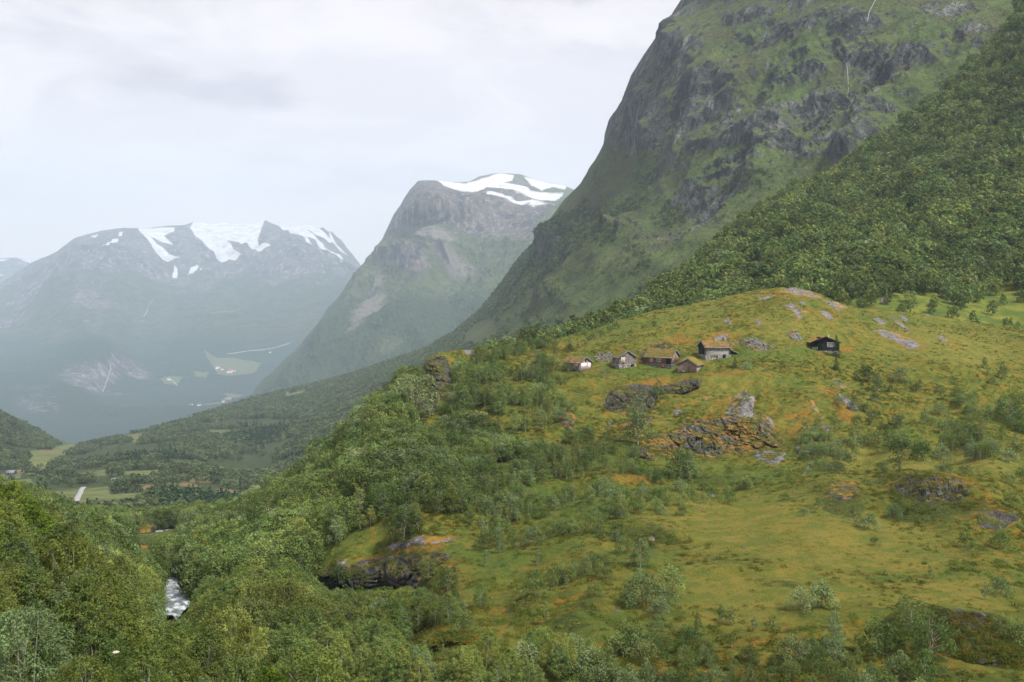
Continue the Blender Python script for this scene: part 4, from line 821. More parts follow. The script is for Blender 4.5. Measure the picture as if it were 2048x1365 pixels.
# single bushes and trees the photograph shows apart: base pixel, height in photo pixels, shape, tint
SING = [(1672,716,42,'spruce',0,'narrow dark spruce at the right corner of the black cabin'), (1672,741,28,'spruce',0,'small dark spruce downhill of the one at the black cabin'), (1469,742,24,'spruce',0,'little spruce on the grass right of the brown plank shed'), (1488,752,18,'willow',0,'grey-green willow bush right of the little spruce'), (1499,747,22,'sapling',1,'thin sapling behind the willow bush near the brown plank shed'),
 (1802,920,48,'willow',2,'wide dark willow bush at the upper edge of the meadow terrace'), (1845,923,40,'willow',2,'dark willow bush right beside the widest one on the terrace edge'), (1780,905,54,'birch_b',2,'upright dark birch left of the two wide terrace bushes'), (1710,910,60,'birch_b',0,'birch clump at the left head of the terrace'), (1690,915,44,'willow',1,'green willow at the foot of the birch clump at the terrace head'), (1750,898,36,'willow',1,'green willow between the birch clump and the upright birch'),
 (1608,880,50,'sapling',0,'tall thin sapling at the right side of the largest outcrop'), (1800,770,30,'willow',0,'round willow on the slope below the black cabin'), (1735,765,34,'willow',2,'dark willow on the slope right below the black cabin'), (1755,790,40,'birch_b',3,'grey-green birch in the scrub belt below the black cabin'), (1850,850,40,'birch_b',0,'lone birch at the right of the scrub belt'), (1975,850,36,'birch_b',2,'dark birch on the slope above the right end of the terrace'), (1968,740,26,'birch_b',2,'narrow dark young birch on the open slope at the far right'), (2004,762,36,'birch_b',2,'taller narrow dark birch by the right frame edge, upslope of the scrub'), (2020,850,60,'birch_c',2,'bushy dark birch at the right edge above the terrace'),
 (1930,1095,34,'willow',2,'small round bush below the terrace bank'), (2003,1095,42,'willow',2,'larger round bush right of the small one below the terrace bank'), (1360,955,54,'willow',1,'dense bush under the foot of the largest outcrop'), (1380,960,60,'birch_b',3,'grey-green birch standing by the dense bush under the largest outcrop'), (1710,1050,50,'sapling',2,'yellowish sapling in front of the terrace bank'), (1735,1060,36,'willow',0,'willow at the foot of the terrace bank'),
 (1275,905,95,'birch_b',3,'tall silvery birch left below the overhanging crag'), (1370,905,60,'birch_b',3,'silvery birch leaning before the largest outcrop') if False else (1318,800,46,'birch_b',0,'birch growing up in front of the overhanging crag'), (1290,1215,70,'willow',0,'broad pale willow on the left shoulder of the meadow'), (1340,1190,60,'willow',1,'green willow right of the broad pale willow'), (1280,1140,70,'birch_b',3,'pale birch above the broad pale willow'), (1640,1220,54,'willow',0,'pale willow at the lower edge of the meadow'), (1600,1225,50,'willow',0,'pale willow left of its twin at the lower meadow edge'), (1648,1222,60,'sapling',2,'upright sapling among the pale willows at the lower meadow edge'),
 (1670,1300,80,'birch_b',3,'grey birch rising from the heather at the bottom right'), (1590,1335,60,'willow',0,'pale bush in the bottom heather') , (1760,1310,70,'willow',1,'dark bush beside the bottom right bilberry heath'), (1860,1320,90,'birch_c',0,'bushy birch left of the mossy rock wall'), (1820,1270,70,'birch_c',0,'bushy birch above and left of the mossy rock wall'), (1850,1380,85,'birch_a',2,'dark birch at the bottom edge left of the mossy rock wall'), (2020,1290,60,'willow',1,'bush hanging over the mossy rock wall'), (1990,1275,40,'willow',1,'small bush on top of the mossy rock wall'),
 (2000,1190,40,'willow',0,'pale willow at the right edge of the meadow'), (1970,1200,36,'sapling',1,'thin pale sapling at the right edge of the meadow'), (1543,1265,34,'sapling',0,'thin sapling standing alone below the meadow'), (828,845,95,'birch_c',1,'large round silvery birch under the tall crag'), (815,790,60,'birch_c',0,'round birch left of the tall crag'), (780,985,85,'birch_c',1,'broad silver-leaved birch on the mid-slope'), (820,1005,70,'birch_c',1,'second silver-leaved birch just below the broad one'), (905,860,60,'birch_a',2,'dark birch below the tall crag rubble'), (865,830,50,'birch_b',2,'slender dark birch beside the crag rubble')]
SP = []
SING += [(690,1150,34,'willow',2,'dark bush hanging over the left end of the big dark cliff'), (735,1148,26,'willow',1,'green bush on the lip of the big dark cliff'), (862,1150,40,'birch_c',0,'round birch growing at the right end of the big dark cliff'), (900,1172,46,'birch_c',2,'dark round birch beside the right end of the big dark cliff'), (810,1190,34,'willow',1,'green willow at the foot of the big dark cliff'), (715,1195,40,'birch_c',2,'dark birch in the hollow under the big dark cliff')]
for e in SING:
    x, y, hp, key, mi, lab = e; P = near.at(x, y)[0]-np.array([0, 2.2 if 'cliff' in lab else 0, 0]); SP.append((P, hp*P[1]/F, key, mi, lab))
# wood on the right slope
def d6(px, py, P):
    c = blobs(clear6, px, py); return np.clip(1-c*1.3, 0, 1)*np.where(P[:, 1] < 345, .35, .92)
Q6, x6, y6 = right.scatter(13000, d6); h6 = (4.8+4.6*rng.random(len(Q6)))*np.clip((Q6[:, 1]-280)/120, .35, 1)*(1+.45*fbm(Q6/28, 3, 7))
# big list: nearest 300 become individuals
bk = []
Qb, bx, by = bank.scatter(230, lambda px, py, P: np.clip((P[:, 1]-14)/20, 0, .95)+0*px)
for i in range(len(Qb)):
    y = Qb[i, 1]; hh = np.interp(y, [14, 25, 60], [1.6, 2.6, 5.0])*(.7+.45*rng.random()); k = [('near_a',0),('near_a',1),('near_b',0),('near_b',1),('near_c',0),('near_c',1),('near_a',2),('near_c',2),('near_b',2)][rng.choice(9, p=[.2,.14,.14,.1,.14,.1,.08,.05,.05])]
    bk.append((Qb[i], hh, k[0], k[1], 'bank'))
bk = [t for t in bk if clear_ok(t[0][None], np.array([t[1]]), np.array([t[1]*.35]))[0]]
print('bank', len(bk), 'slope', len(Q6), round(time.time()-T0, 1))
cand = []
for t in TR+bk:
    x, y = to_px(t[0]); s = F/t[0][1]
    if -30 < x < 2080 and y-t[1]*s < 1360 and y-t[1]*s > 550: cand.append((t[1]*s, t))
cand.sort(key=lambda c: -c[0]); NI = 298-len(SP)
indiv = [c[1] for c in cand[:NI]]; ids = set(id(t) for t in indiv)
rest = [t for t in TR+bk if id(t) not in ids]
print('smallest individual px', cand[min(NI, len(cand)-1)][0], 'rest', len(rest))
# --- individuals with their own labels
LM = [(865,760,'tall crag'), (1300,800,'overhanging crag'), (1440,860,'largest outcrop'), (1157,735,'white-doored hut'), (1253,725,'narrow gabled hut'), (1335,720,'red timber hut'), (1387,735,'brown plank shed'), (1436,705,'stone-based house'), (1650,693,'black cabin'),
      (780,1130,'orange mossy ledge'), (870,1275,'dark rock nose'), (350,1215,'lower rapids'), (345,1175,'upper rapids'), (335,1058,'road bend'), (285,1055,'orange mossed boulder'), (1665,995,'terrace bank'), (1550,1090,'open meadow'), (1950,1285,'mossy rock wall'), (1053,990,'pale fallen slab'), (1235,1228,'flat pale stone'), (1403,1023,'heap of pale stones'), (830,830,'silvery round birch'), (158,985,'straight white road'), (1075,838,'mossy dark rock'), (1130,840,'narrow rock step'), (860,978,'orange moss patch'), (20,1340,'lower left corner of the photo'), (620,1340,'bottom of the gorge'), (232,1303,'white flower head'), (1640,1225,'pale willows by the lower meadow'), (1270,970,'mossy hummock left of the meadow'), (60,1020,'far bank wood'), (560,1000,'foot of the hill wood')]
def descr(t):
    key = t[2]; tint = TINT[PROTO[key]['mats'][t[3]].name]
    shp = {'birch_a': 'egg-shaped', 'birch_b': 'slender', 'birch_c': 'round-crowned', 'near_a': 'leafy', 'near_b': 'narrow leafy', 'near_c': 'bushy many-stemmed', 'willow': 'spreading', 'sapling': 'thin', 'spruce': 'conical'}[key]
    kd = {'willow': 'willow bush', 'sapling': 'birch sapling', 'spruce': 'young spruce'}.get(key, 'birch')
    return tint, shp, kd
ORD = ['', 'second ', 'third ', 'fourth ', 'fifth ', 'sixth ', 'seventh ', 'eighth ', 'ninth ', 'tenth ', 'eleventh ', 'twelfth ', 'thirteenth ', 'fourteenth ', 'fifteenth ', 'sixteenth ']
cls = {}
for t in indiv:
    x, y = to_px(t[0]); y -= t[1]*F/t[0][1]*.5; x = float(np.clip(x, 0, 2048)); y = float(min(y, 1365)); j = min(range(len(LM)), key=lambda q: math.hypot(LM[q][0]-x, LM[q][1]-y)); dx, dy = x-LM[j][0], y-LM[j][1]
    rel = ('left of' if dx < 0 else 'right of') if abs(dx) > abs(dy)*1.2 else ('above' if dy < 0 else 'below'); cls.setdefault((descr(t), rel, LM[j][2]), []).append((math.hypot(dx, dy), t))
LAB = {}
for (d, rel, lm), L_ in cls.items():
    L_.sort(key=lambda q: q[0])
    for k, (_, t) in enumerate(L_):
        near_w = '' if len(L_) == 1 else (ORD[k]+'closest ' if k < len(ORD) else 'outlying ')
        LAB[id(t)] = f"{near_w}{d[0]} {d[1]} {d[2]} {rel} the {lm}"
def plant(t, label):
    P, hh, key, mi = t[:4]; pr = PROTO[key]; c, tr = pr['meshes'][mi]; nm = KINDN[key.split('_')[0]]
    kd = {'willow_bush': 'bush', 'birch_sapling': 'sapling', 'young_spruce': 'spruce'}.get(nm, 'birch')
    o = empty(nm, P-np.array([0, 0, .08]), rng.random()*6.283); s_ = hh/pr['h']; o.scale = (s_, s_, s_*(.9+.2*rng.random()))
    a = link('crown', c, o); b = link('trunk', tr, o)
    tag(o, label, kd, {'birch_tree': 'birches of the hill and gorge', 'willow_bush': 'willow bushes in the scrub', 'birch_sapling': 'birch saplings in the scrub', 'young_spruce': 'young spruces on the hill'}[nm])
for t in indiv: plant(t, LAB[id(t)])
for t in SP: plant(t, t[4])
# --- the rest of the hill's and bank's growth
keys = sorted({(t[2], t[3]) for t in rest}); ki = {k: i for i, k in enumerate(keys)}
woods('birch_woods', 'countless smaller birches and willows filling the gorge and scrub between the single trees', np.array([t[0] for t in rest]), [ki[(t[2], t[3])] for t in rest], [t[1]/PROTO[t[2]]['h'] for t in rest], [src(*k) for k in keys])
k6 = [('far_a',0),('far_a',1),('far_a',2),('far_b',0),('far_b',1),('far_c',0),('far_c',2),('far_c',1),('far_a',3)]
w6 = np.array([5,3,4,3,3,4,4,.7,.5]); p6 = rng.choice(len(k6), len(Q6), p=w6/w6.sum())
woods('slope_woods', 'dense birch wood covering the steep slope above the hilltop', Q6, p6, h6/5.4, [src(*k) for k in k6])
# --- valley and mountain-foot forest
def d4(px, py, P):
    f = forest4(px, py); g = fbm(P/90, 4, 55, .6); th = np.where((px < 620) & (py > 835), .55, .18); up = np.clip((px-900)/200, 0, 1)
    return np.clip((f-.35)*2.2, 0, 1)*np.clip((g*1.6+1-th*1.6), 0, 1)*np.where(P[:, 1] > 2300, .5, 1)
Q4, x4, y4 = cliff.scatter(130000, d4)
CL = [(None, None)]; CLB = [(148, 172, 962, 1002, 704)]; ok = clear_ok(Q4, np.full(len(Q4), 6.5), np.full(len(Q4), 2.4)); Q4, x4, y4 = Q4[ok], x4[ok], y4[ok]
k4 = [('dot_a',0),('dot_b',0),('dot_a',1),('dot_b',1),('dot_s',0)]
conif = blobs([(420,1010,75,22), (560,985,30,14), (520,870,50,22,0,.8), (478,800,10,8), (490,795,12,8), (270,920,40,10,0,.6), (330,915,40,8,0,.6), (350,1010,40,20,0,.6)], x4, y4)
p4 = rng.choice(4, len(Q4), p=[.35,.25,.22,.18]); p4[rng.random(len(Q4)) < conif*.95] = 4
Q5, x5, y5 = cliff.scatter(70000, lambda px, py, P: np.clip((px-880)/60, 0, 1)*np.clip(.16+.9*fbm(P/45, 4, 91), 0, .5)*(1-.8*blobs(rock4, px, py))*(py < 640))
h4 = (.85+.5*rng.random(len(Q4)))*np.where(Q4[:, 1] > 900, 1.15, 1)*np.where(x4 > 900, .75, 1)
Q4 = np.concatenate([Q4, Q5]); h4 = np.concatenate([h4, .16+.28*rng.random(len(Q5))**2]); p4 = np.concatenate([p4, rng.choice(4, len(Q5))]); print('cliff scrub', len(Q5))
woods('valley_woods', 'far birch and spruce forest covering the valley floor and mountain foot', Q4, p4, h4, [src(*k) for k in k4])
print('valley forest', len(Q4), round(time.time()-T0, 1))
# --- low ground cover: heather, bilberry and grass tussocks
def tuftproto(h, r, n, leaf, up):
    d = unit(n); d[:, 2] = np.abs(d[:, 2]); c = d*np.array([r, r, h])*(.4+.6*rng.random((n, 1))); m = d+unit(n)*.6; m[:, 2] += up; m /= np.linalg.norm(m, axis=1, keepdims=True)
    return leaves(c, m, np.full(n, leaf), .55)
HEA = [leaf_mat('heather_leaves', (.075, .090, .016), (.15, .14, .024), .3), leaf_mat('bilberry_leaves', (.048, .072, .014), (.095, .115, .020), .3), leaf_mat('moss_leaves', (.16, .10, .018), (.26, .145, .024), .3), leaf_mat('grass_blades', (.085, .115, .018), (.14, .145, .026), .3)]
tv = [tuftproto(.28, .5, 70, .13, .8), tuftproto(.40, .55, 80, .13, .5), tuftproto(.2, .5, 60, .12, 1), tuftproto(.22, .55, 60, .14, .9)]
tv.append(tuftproto(.10, .45, 46, .10, 1.4)); HEA.append(leaf_mat('meadow_blades', (.120, .135, .022), (.205, .175, .034), .25))
tobs = [[bpy.data.objects.new('tuft_shape', mkmesh('tuft', tv[i][0], tv[i][1], [HEA[i]]))] for i in range(5)]
Qt, xt, yt = near.scatter(150000, lambda px, py, P: np.where(px < 560, .0, 1)*np.clip(1-blobs(meadow7, px, py)*1.3, .0, 1)*np.clip(.55+1.5*fbm(P/5, 3, 5), .1, 1)*np.clip(260/P[:, 1], .5, 1))
og = blobs(orange7, xt, yt); dk = blobs(dark7, xt, yt); nn = fbm(Qt/3, 3, 33); u = rng.random(len(Qt))
pt = np.where(u < .22+dk*.35, 1, np.where(u < .62, 0, 3)); pt[(og+nn*.5 > .45+u*.3)] = 2
rp_, rt_ = [], []
for Pv, Nv, th in ROCKS:
    if th < 1.5 or len(Pv) < 60: continue
    k = rng.choice(len(Pv), min(len(Pv)//6, 900)); p, n = Pv[k], Nv[k]; keep = n[:, 2]+.9*fbm(p/1.8, 3, 77) > .62; rp_.append(p[keep]); rt_.append(rng.choice([0, 1, 2, 3], keep.sum(), p=[.3, .3, .18, .22]))
rp_ = np.concatenate(rp_); rt_ = np.concatenate(rt_); print('rock tufts', len(rp_)); Qt = np.concatenate([Qt, rp_]); pt = np.concatenate([pt, rt_])
Qm, xm, ym = near.scatter(90000, lambda px, py, P: (px > 800)*np.clip(blobs(meadow7, px, py)*1.4-.2, 0, 1)*np.clip(.6+1.2*fbm(P/6, 3, 15), .05, 1)*np.clip(190/P[:, 1], .3, 1))
Qt = np.concatenate([Qt, Qm]); pt = np.concatenate([pt, np.full(len(Qm), 4)]); print('meadow tufts', len(Qm))
woods('ground_cover', 'heather, bilberry, moss and grass tussocks matting the hillside', Qt, pt, .45+.75*rng.random(len(Qt))**1.5, tobs)
print('ground cover', len(Qt), round(time.time()-T0, 1))
# ------------------------------------------------------------------ huts
class MB:
    def __init__(s): s.v = []; s.f = []
    def box(s, x0, x1, y0, y1, z0, z1, M=None):
        o = len(s.v)
        for z in (z0, z1):
            for y in (y0, y1):
                for x in (x0, x1): s.v.append((x, y, z))
        s.f += [(o, o+2, o+3, o+1), (o+4, o+5, o+7, o+6), (o, o+1, o+5, o+4), (o+2, o+6, o+7, o+3), (o, o+4, o+6, o+2), (o+1, o+3, o+7, o+5)]
    def hexa(s, p):
        o = len(s.v); s.v += [tuple(q) for q in p]
        s.f += [(o, o+2, o+3, o+1), (o+4, o+5, o+7, o+6), (o, o+1, o+5, o+4), (o+2, o+6, o+7, o+3), (o, o+4, o+6, o+2), (o+1, o+3, o+7, o+5)]
    def build(s, name, mat, parent, loc=None):
        me = mkmesh(name, np.array(s.v), np.array(s.f), [mat]); o = link(name, me, parent, loc); return o
rj = lambda a: (random.random()*2-1)*a
def wood_mat(name, a, b, vertical=False, streak=.5):
    t = NT(name); o = t.obj(); v = t.scaled(o, *((6, 6, .8) if vertical else (.8, .8, 7))); n = t.noise(v, 1.5, 5, .7); n2 = t.noise(t.scaled(o, *((4, 4, .3) if vertical else (.6, .6, 3))), .8, 3, .6)
    c = t.mix(t.ramp(n, .35, .65), a, b); c = t.mix(t.ramp(n2, .5, .7, 0, streak), c, tuple(x*.35 for x in a)); return t.surf(c, .85, t.bump(n, .02), .2)
GREYW = wood_mat('silvered_timber', (.125, .11, .10), (.27, .24, .215)); BROWNW = wood_mat('brown_timber', (.10, .055, .035), (.26, .15, .095)); REDW = wood_mat('red_brown_timber', (.12, .045, .025), (.27, .12, .06)); PLANK = wood_mat('weathered_planks', (.13, .09, .07), (.30, .22, .17), True, .8)
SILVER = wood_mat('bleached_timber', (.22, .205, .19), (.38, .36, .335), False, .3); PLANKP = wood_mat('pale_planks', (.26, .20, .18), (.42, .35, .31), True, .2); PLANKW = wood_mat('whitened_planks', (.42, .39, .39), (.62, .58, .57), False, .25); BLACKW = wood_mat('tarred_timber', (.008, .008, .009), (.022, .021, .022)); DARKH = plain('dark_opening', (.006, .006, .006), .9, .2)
def turf_mat(name, a, b, c_):
    t = NT(name); o = t.pos(); n = t.noise(o, 1.6, 5, .7); m = t.noise(o, .5, 3, .6); c = t.mix(t.ramp(n, .4, .6), a, b); c = t.mix(t.ramp(m, .42, .6), c, c_)
    return t.surf(c, .95, t.bump(n, .15), .1)
TURF = turf_mat('turf_roof', (.065, .068, .018), (.150, .095, .028), (.10, .095, .022)); TURFO = turf_mat('rusty_turf_roof', (.10, .055, .022), (.20, .115, .045), (.10, .085, .026)); TURFG = turf_mat('yellow_turf_roof', (.11, .09, .02), (.21, .135, .032), (.14, .11, .02))
STONE = plain('dry_stone', (.24, .23, .205), .9, .75, 2.2, .08); STONED = plain('dark_dry_stone', (.10, .105, .095), .9, .5, 4, .05)
WHITE = plain('white_paint', (.72, .72, .70), .6, .06, 3, .002); GLASS = None
gt_ = NT('window_glass'); GLASS = gt_.surf((.03, .035, .04), .08, None, .8)
PGLASS = NT('pale_window_glass').surf((.10, .11, .115), .1, None, .8)
ROOFT = plain('roof_timber', (.20, .19, .18), .85, .3, 5)
def stonewall(x0, x1, y0, y1, z0, z1, mat, parent, gaps=()):
    """dry stone base: courses of separate uneven stones round the four sides"""
    m = MB(); z = z0
    m.box(x0+.25, x1-.25, y0+.25, y1-.25, z0, z1-.02)
    while z < z1-.02:
        h = min(.22+random.random()*.14, z1-z)
        if z1-z-h < .1: h = z1-z
        for side in range(4):
            L0, L1 = (x0, x1) if side < 2 else (y0, y1); u = L0
            while u < L1-.02:
                wd = min(.3+random.random()*.5, L1-u)
                j = rj(.05); g = .015
                if not (side == 0 and any(a < u+wd/2 < b and z < c for a, b, c in gaps)):
                    if side == 0: m.box(u+g, u+wd-g, y0+j-.04, y0+.4, z+g, z+h-g)
                    elif side == 1: m.box(u+g, u+wd-g, y1-.4, y1+j+.04, z+g, z+h-g)
                    elif side == 2: m.box(x0+j-.04, x0+.4, u+g, u+wd-g, z+g, z+h-g)
                    else: m.box(x1-.4, x1+j+.04, u+g, u+wd-g, z+g, z+h-g)
                u += wd
        z += h
    return m.build('stone_base', mat, parent)
def walls(w, l, z0, z1, zr, mat, parent, style='log', gmat=None, gstyle=None, recess=None):
    """side walls and gables of logs or boards; each timber a real step in the wall"""
    def wallset(m, sides, st):
        if st == 'log':
            z = z0; n = max(3, int((zr-z0)/.20)); hh = (zr-z0)/n
            for i in range(n):
                za, zb = z0+i*hh, z0+(i+1)*hh; zm = (za+zb)/2; f = 1 if zm < z1 else max(0, 1-(zm-z1)/(zr-z1)); hw = w/2*f
                if 'g' in sides and hw > .05:
                    e = .12 if zm < z1 else 0
                    for sgn in (-1, 1):
                        j = rj(.015)
                        y_ = sgn*l/2
                        if sgn < 0 and recess: m.box(recess, hw+e, y_+j, y_+.14, za+.012, zb-.012); m.box(-hw, min(hw, recess), y_+1.5, y_+1.62, za, zb) if True else 0
                        else: m.box(-hw-e, hw+e, min(y_, y_-sgn*.14)+j, max(y_, y_-sgn*.14)+j, za+.012, zb-.012)
                        m.box(-hw+.02, hw-.02, y_-sgn*.12 if sgn > 0 else (y_+.10 if not recess else y_+1.62), (y_-.02 if sgn > 0 else (y_+.12 if not recess else y_+1.66)), za, zb) if sgn > 0 or not recess else None
                if 's' in sides and zm < z1:
                    for sgn in (-1, 1):
                        j = rj(.015); x_ = sgn*w/2
                        m.box(min(x_, x_-sgn*.14)+j, max(x_, x_-sgn*.14)+j, -l/2-.12+.003, l/2+.12-.003, za+hh*.5-hh*.5+.014, zb-.014)
                        m.box(min(x_-sgn*.1, x_-sgn*.13), max(x_-sgn*.1, x_-sgn*.13), -l/2+.15, l/2-.15, za, zb)
        else:
            bw = .19
            if 'g' in sides:
                n = int(w/bw)
                for i in range(n):
                    a = -w/2+i*w/n; b = a+w/n; top = lambda x: z1+(zr-z1)*(1-abs(x)/(w/2))
                    for sgn in (-1, 1):
                        j = rj(.018); y_ = sgn*l/2; ya, yb = sorted((y_+sgn*.0+j, y_-sgn*.1))
                        p = [(x, y, z) for z in (0, 1) for y in (ya, yb) for x in (a+.008, b-.008)]
                        m.hexa([(x, y, top(x)-.02 if z else z0+rj(.05)*(sgn < 0)) for x, y, z in p])
            if 's' in sides:
                n = int(l/bw)
                for i in range(n):
                    a = -l/2+.1+i*(l-.2)/n; b = a+(l-.2)/n
                    for sgn in (-1, 1):
                        j = rj(.018); x_ = sgn*w/2; xa, xb = sorted((x_+j, x_-sgn*.1)); m.box(xa, xb, a+.008, b-.008, z0, z1)
    if gmat is None and gstyle is None:
        m = MB(); wallset(m, 'gs', style); m.build('wall', mat, parent)
    else:
        m = MB(); wallset(m, 's', style); m.build('wall', mat, parent); m = MB(); wallset(m, 'g', gstyle or style); m.build('gable', gmat or mat, parent)
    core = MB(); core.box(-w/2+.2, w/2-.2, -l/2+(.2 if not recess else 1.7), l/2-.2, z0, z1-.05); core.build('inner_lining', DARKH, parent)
def roof(w, l, z1, zr, mat, parent, ov=.35, og=.3, th=.26):
    nx, ny = 26, 34; X = np.linspace(-w/2-ov, w/2+ov, nx); Yv = np.linspace(-l/2-og, l/2+og, ny); sl_ = (zr-z1)/(w/2); GX, GY = np.meshgrid(X, Yv)
    base = zr-np.abs(GX)*sl_+.02; top = base+th; q = np.stack([GX*2.2, GY*2.2, GX*0+w*7], -1); top = top+.10*fbm(q, 4, 3)+.05*(rng.random(GX.shape)-.5); top -= .10*np.clip((np.abs(GX)-w/2)/ov, 0, 1)
    A = np.stack([GX, GY, top], -1).reshape(-1, 3); B = np.stack([GX, GY, base], -1).reshape(-1, 3); g = gridfaces(ny, nx); n = nx*ny; Fc = [g[:, ::-1], g+n]
    ring = list(range(nx))+[nx-1+nx*i for i in range(1, ny)]+[n-1-i for i in range(1, nx)]+[nx*(ny-1-i) for i in range(1, ny-1)]
    r = np.array(ring); r2 = np.roll(r, -1); Fc.append(np.stack([r, r2, r2+n, r+n], -1))
    o = link('roof', mkmesh('roof', np.concatenate([A, B]), np.concatenate(Fc), [mat], False), parent)
    m = MB()
    for sgn in (-1, 1):
        for e in (-1, 1):
            y0 = e*(l/2+og); ya, yb = sorted((y0, y0+e*.05)); x1_ = sgn*(w/2+ov); xs = sorted((0, x1_))
            zt = lambda x: zr-abs(x)*sl_
            m.hexa([(x, y, zt(x)-.08+z*.24) for z in (0, 1) for y in (ya, yb) for x in xs])
    m.build('barge_boards', ROOFT if mat is not TURFB else BLACKW, o)
    m = MB()
    for sgn in (-1, 1):
        xa, xb = sorted((sgn*(w/2+ov), sgn*(w/2+ov+.06))); z_ = zr-(w/2+ov)*sl_; m.box(xa, xb, -l/2-og, l/2+og, z_-.05, z_+.16)
    m.build('eaves_log', ROOFT if mat is not TURFB else BLACKW, o)
    return o
TURFB = turf_mat('cabin_turf_roof', (.16, .09, .025), (.26, .14, .04), (.14, .11, .025))
def onface(parent, name, face, w, l, u0, u1, v0, v1, d, mat, off=.0):
    m = MB()
    if face == 'front': m.box(u0, u1, -l/2-off-d, -l/2-off+.02, v0, v1)
    elif face == 'right': m.box(w/2+off-.02, w/2+off+d, u0, u1, v0, v1)
    else: m.box(-w/2-off-d, -w/2-off+.02, u0, u1, v0, v1)
    return m.build(name, mat, parent)
def window(parent, face, w, l, u0, u1, v0, v1, nu, nv, fm, gm, fw=.07):
    m = MB()
    def b(a0, a1, c0, c1, d):
        if face == 'front': m.box(a0, a1, -l/2-d, -l/2+.02, c0, c1)
        elif face == 'right': m.box(w/2-.02, w/2+d, a0, a1, c0, c1)
        else: m.box(-w/2-d, -w/2+.02, a0, a1, c0, c1)
    b(u0-fw, u1+fw, v0-fw, v0, .08); b(u0-fw, u1+fw, v1, v1+fw, .08); b(u0-fw, u0, v0, v1, .08); b(u1, u1+fw, v0, v1, .08)
    for i in range(1, nu):
        u = u0+(u1-u0)*i/nu; b(u-fw*.35, u+fw*.35, v0, v1, .07)
    for i in range(1, nv):
        v = v0+(v1-v0)*i/nv; b(u0, u1, v-fw*.25, v+fw*.25, .066)
    f = m.build('window', fm, parent); onface(f, 'pane', face, w, l, u0, u1, v0, v1, .045, gm); return f
def place(px, py, phi, anchor, name='log_hut', sink=-.12):
    P = near.at(px, py)[0]; th = R(phi+90); ax, ay = anchor; o = empty(name, (0, 0, 0), th)
    o.location = (P[0]-(ax*math.cos(th)-ay*math.sin(th)), P[1]-(ax*math.sin(th)+ay*math.cos(th)), P[2]-sink); return o
# 1 white-doored hut, far left
w, l = 4.0, 4.9; h = place(1160, 745, -45, (-w/2, -l/2)); tag(h, 'leftmost small log hut with a rusty turf roof and a whitened gable door', 'hut', 'old turf-roofed huts')
stonewall(-w/2-.1, w/2+.1, -l/2-.1, l/2+.1, -1.3, .55, STONED, h); walls(w, l, .55, 2.15, 3.35, BROWNW, h, 'log', PLANKP, 'log'); roof(w, l, 2.15, 3.35, TURFO, h)
d = onface(h, 'door', 'front', w, l, -1.75, .45, .35, 2.0, .06, PLANKW, .02); d['label'] = 'wide whitened double door'; onface(d, 'door_batten', 'front', w, l, -1.75, .45, 1.05, 1.16, .1, GREYW, .02); onface(h, 'side_panel', 'front', w, l, .75, 1.85, .35, 2.0, .05, PLANKW, .02); onface(h, 'gable_hatch', 'front', w, l, -.2, .2, 2.15, 2.9, .05, DARKH, .02)
onface(h, 'wall_opening', 'left', w, l, .6, 1.1, -.3, .35, .05, DARKH, .12); onface(h, 'repair_boards', 'left', w, l, -1.9, -.4, 1.2, 1.9, .03, PLANKW, .01)
# 2 narrow gabled hut on a stone base
w, l = 4.2, 3.6; h = place(1239, 739, -70, (-w/2, -l/2)); tag(h, 'second hut from the left, tall grey gable on pale stones', 'hut', 'old turf-roofed huts')
stonewall(-w/2-.15, w/2+.15, -l/2-.1, l/2+.1, -1.2, 1.0, STONE, h, gaps=[(.6, 1.6, 1.1)]); onface(h, 'cellar_opening', 'front', w, l, .6, 1.6, -.4, .95, .02, DARKH, .0); walls(w, l, 1.0, 2.75, 4.15, GREYW, h); roof(w, l, 2.75, 4.15, TURF, h)
d = onface(h, 'door', 'front', w, l, -1.55, -.65, 1.05, 2.7, .07, PLANKP, .03); onface(d, 'door_frame', 'front', w, l, -1.68, -1.55, 1.05, 2.8, .1, PLANKW, .03)
# 3 long red timber hut
w, l = 4.7, 6.6; h = place(1343, 738, -31, (-w/2, -l/2)); tag(h, 'long hut with red-brown timber wall, two small white windows and a mossy turf roof', 'hut', 'old turf-roofed huts')
stonewall(-w/2-.1, w/2+.1, -l/2-.1, l/2+.1, -1.5, .95, STONED, h); walls(w, l, .95, 2.55, 4.15, REDW, h, 'log', PLANK, 'board'); roof(w, l, 2.55, 4.15, TURF, h)
window(h, 'left', w, l, 1.5, 2.1, 1.45, 2.05, 2, 2, WHITE, PGLASS); window(h, 'left', w, l, -.6, .3, 1.5, 2.1, 3, 1, WHITE, PGLASS); onface(h, 'dark_boarding', 'left', w, l, -3.2, -1.9, .95, 2.4, .05, BLACKW, .02); onface(h, 'door', 'left', w, l, -1.5, -.7, -.2, .95, .05, REDW, .1)
# 4 brown plank shed
w, l = 4.5, 4.6; h = place(1393, 748, -116, (w/2, -l/2), sink=.1); tag(h, 'brown vertical plank shed with a golden turf roof, lowest and nearest of the huts', 'shed', 'old turf-roofed huts')
walls(w, l, -.3, 1.85, 3.2, PLANKP, h, 'board', PLANK, 'board'); roof(w, l, 1.85, 3.2, TURFG, h); m = MB(); m.box(-w/2+.05, w/2-.05, -l/2+.1, l/2-.1, -1.2, -.3); m.build('stone_base', STONED, h)
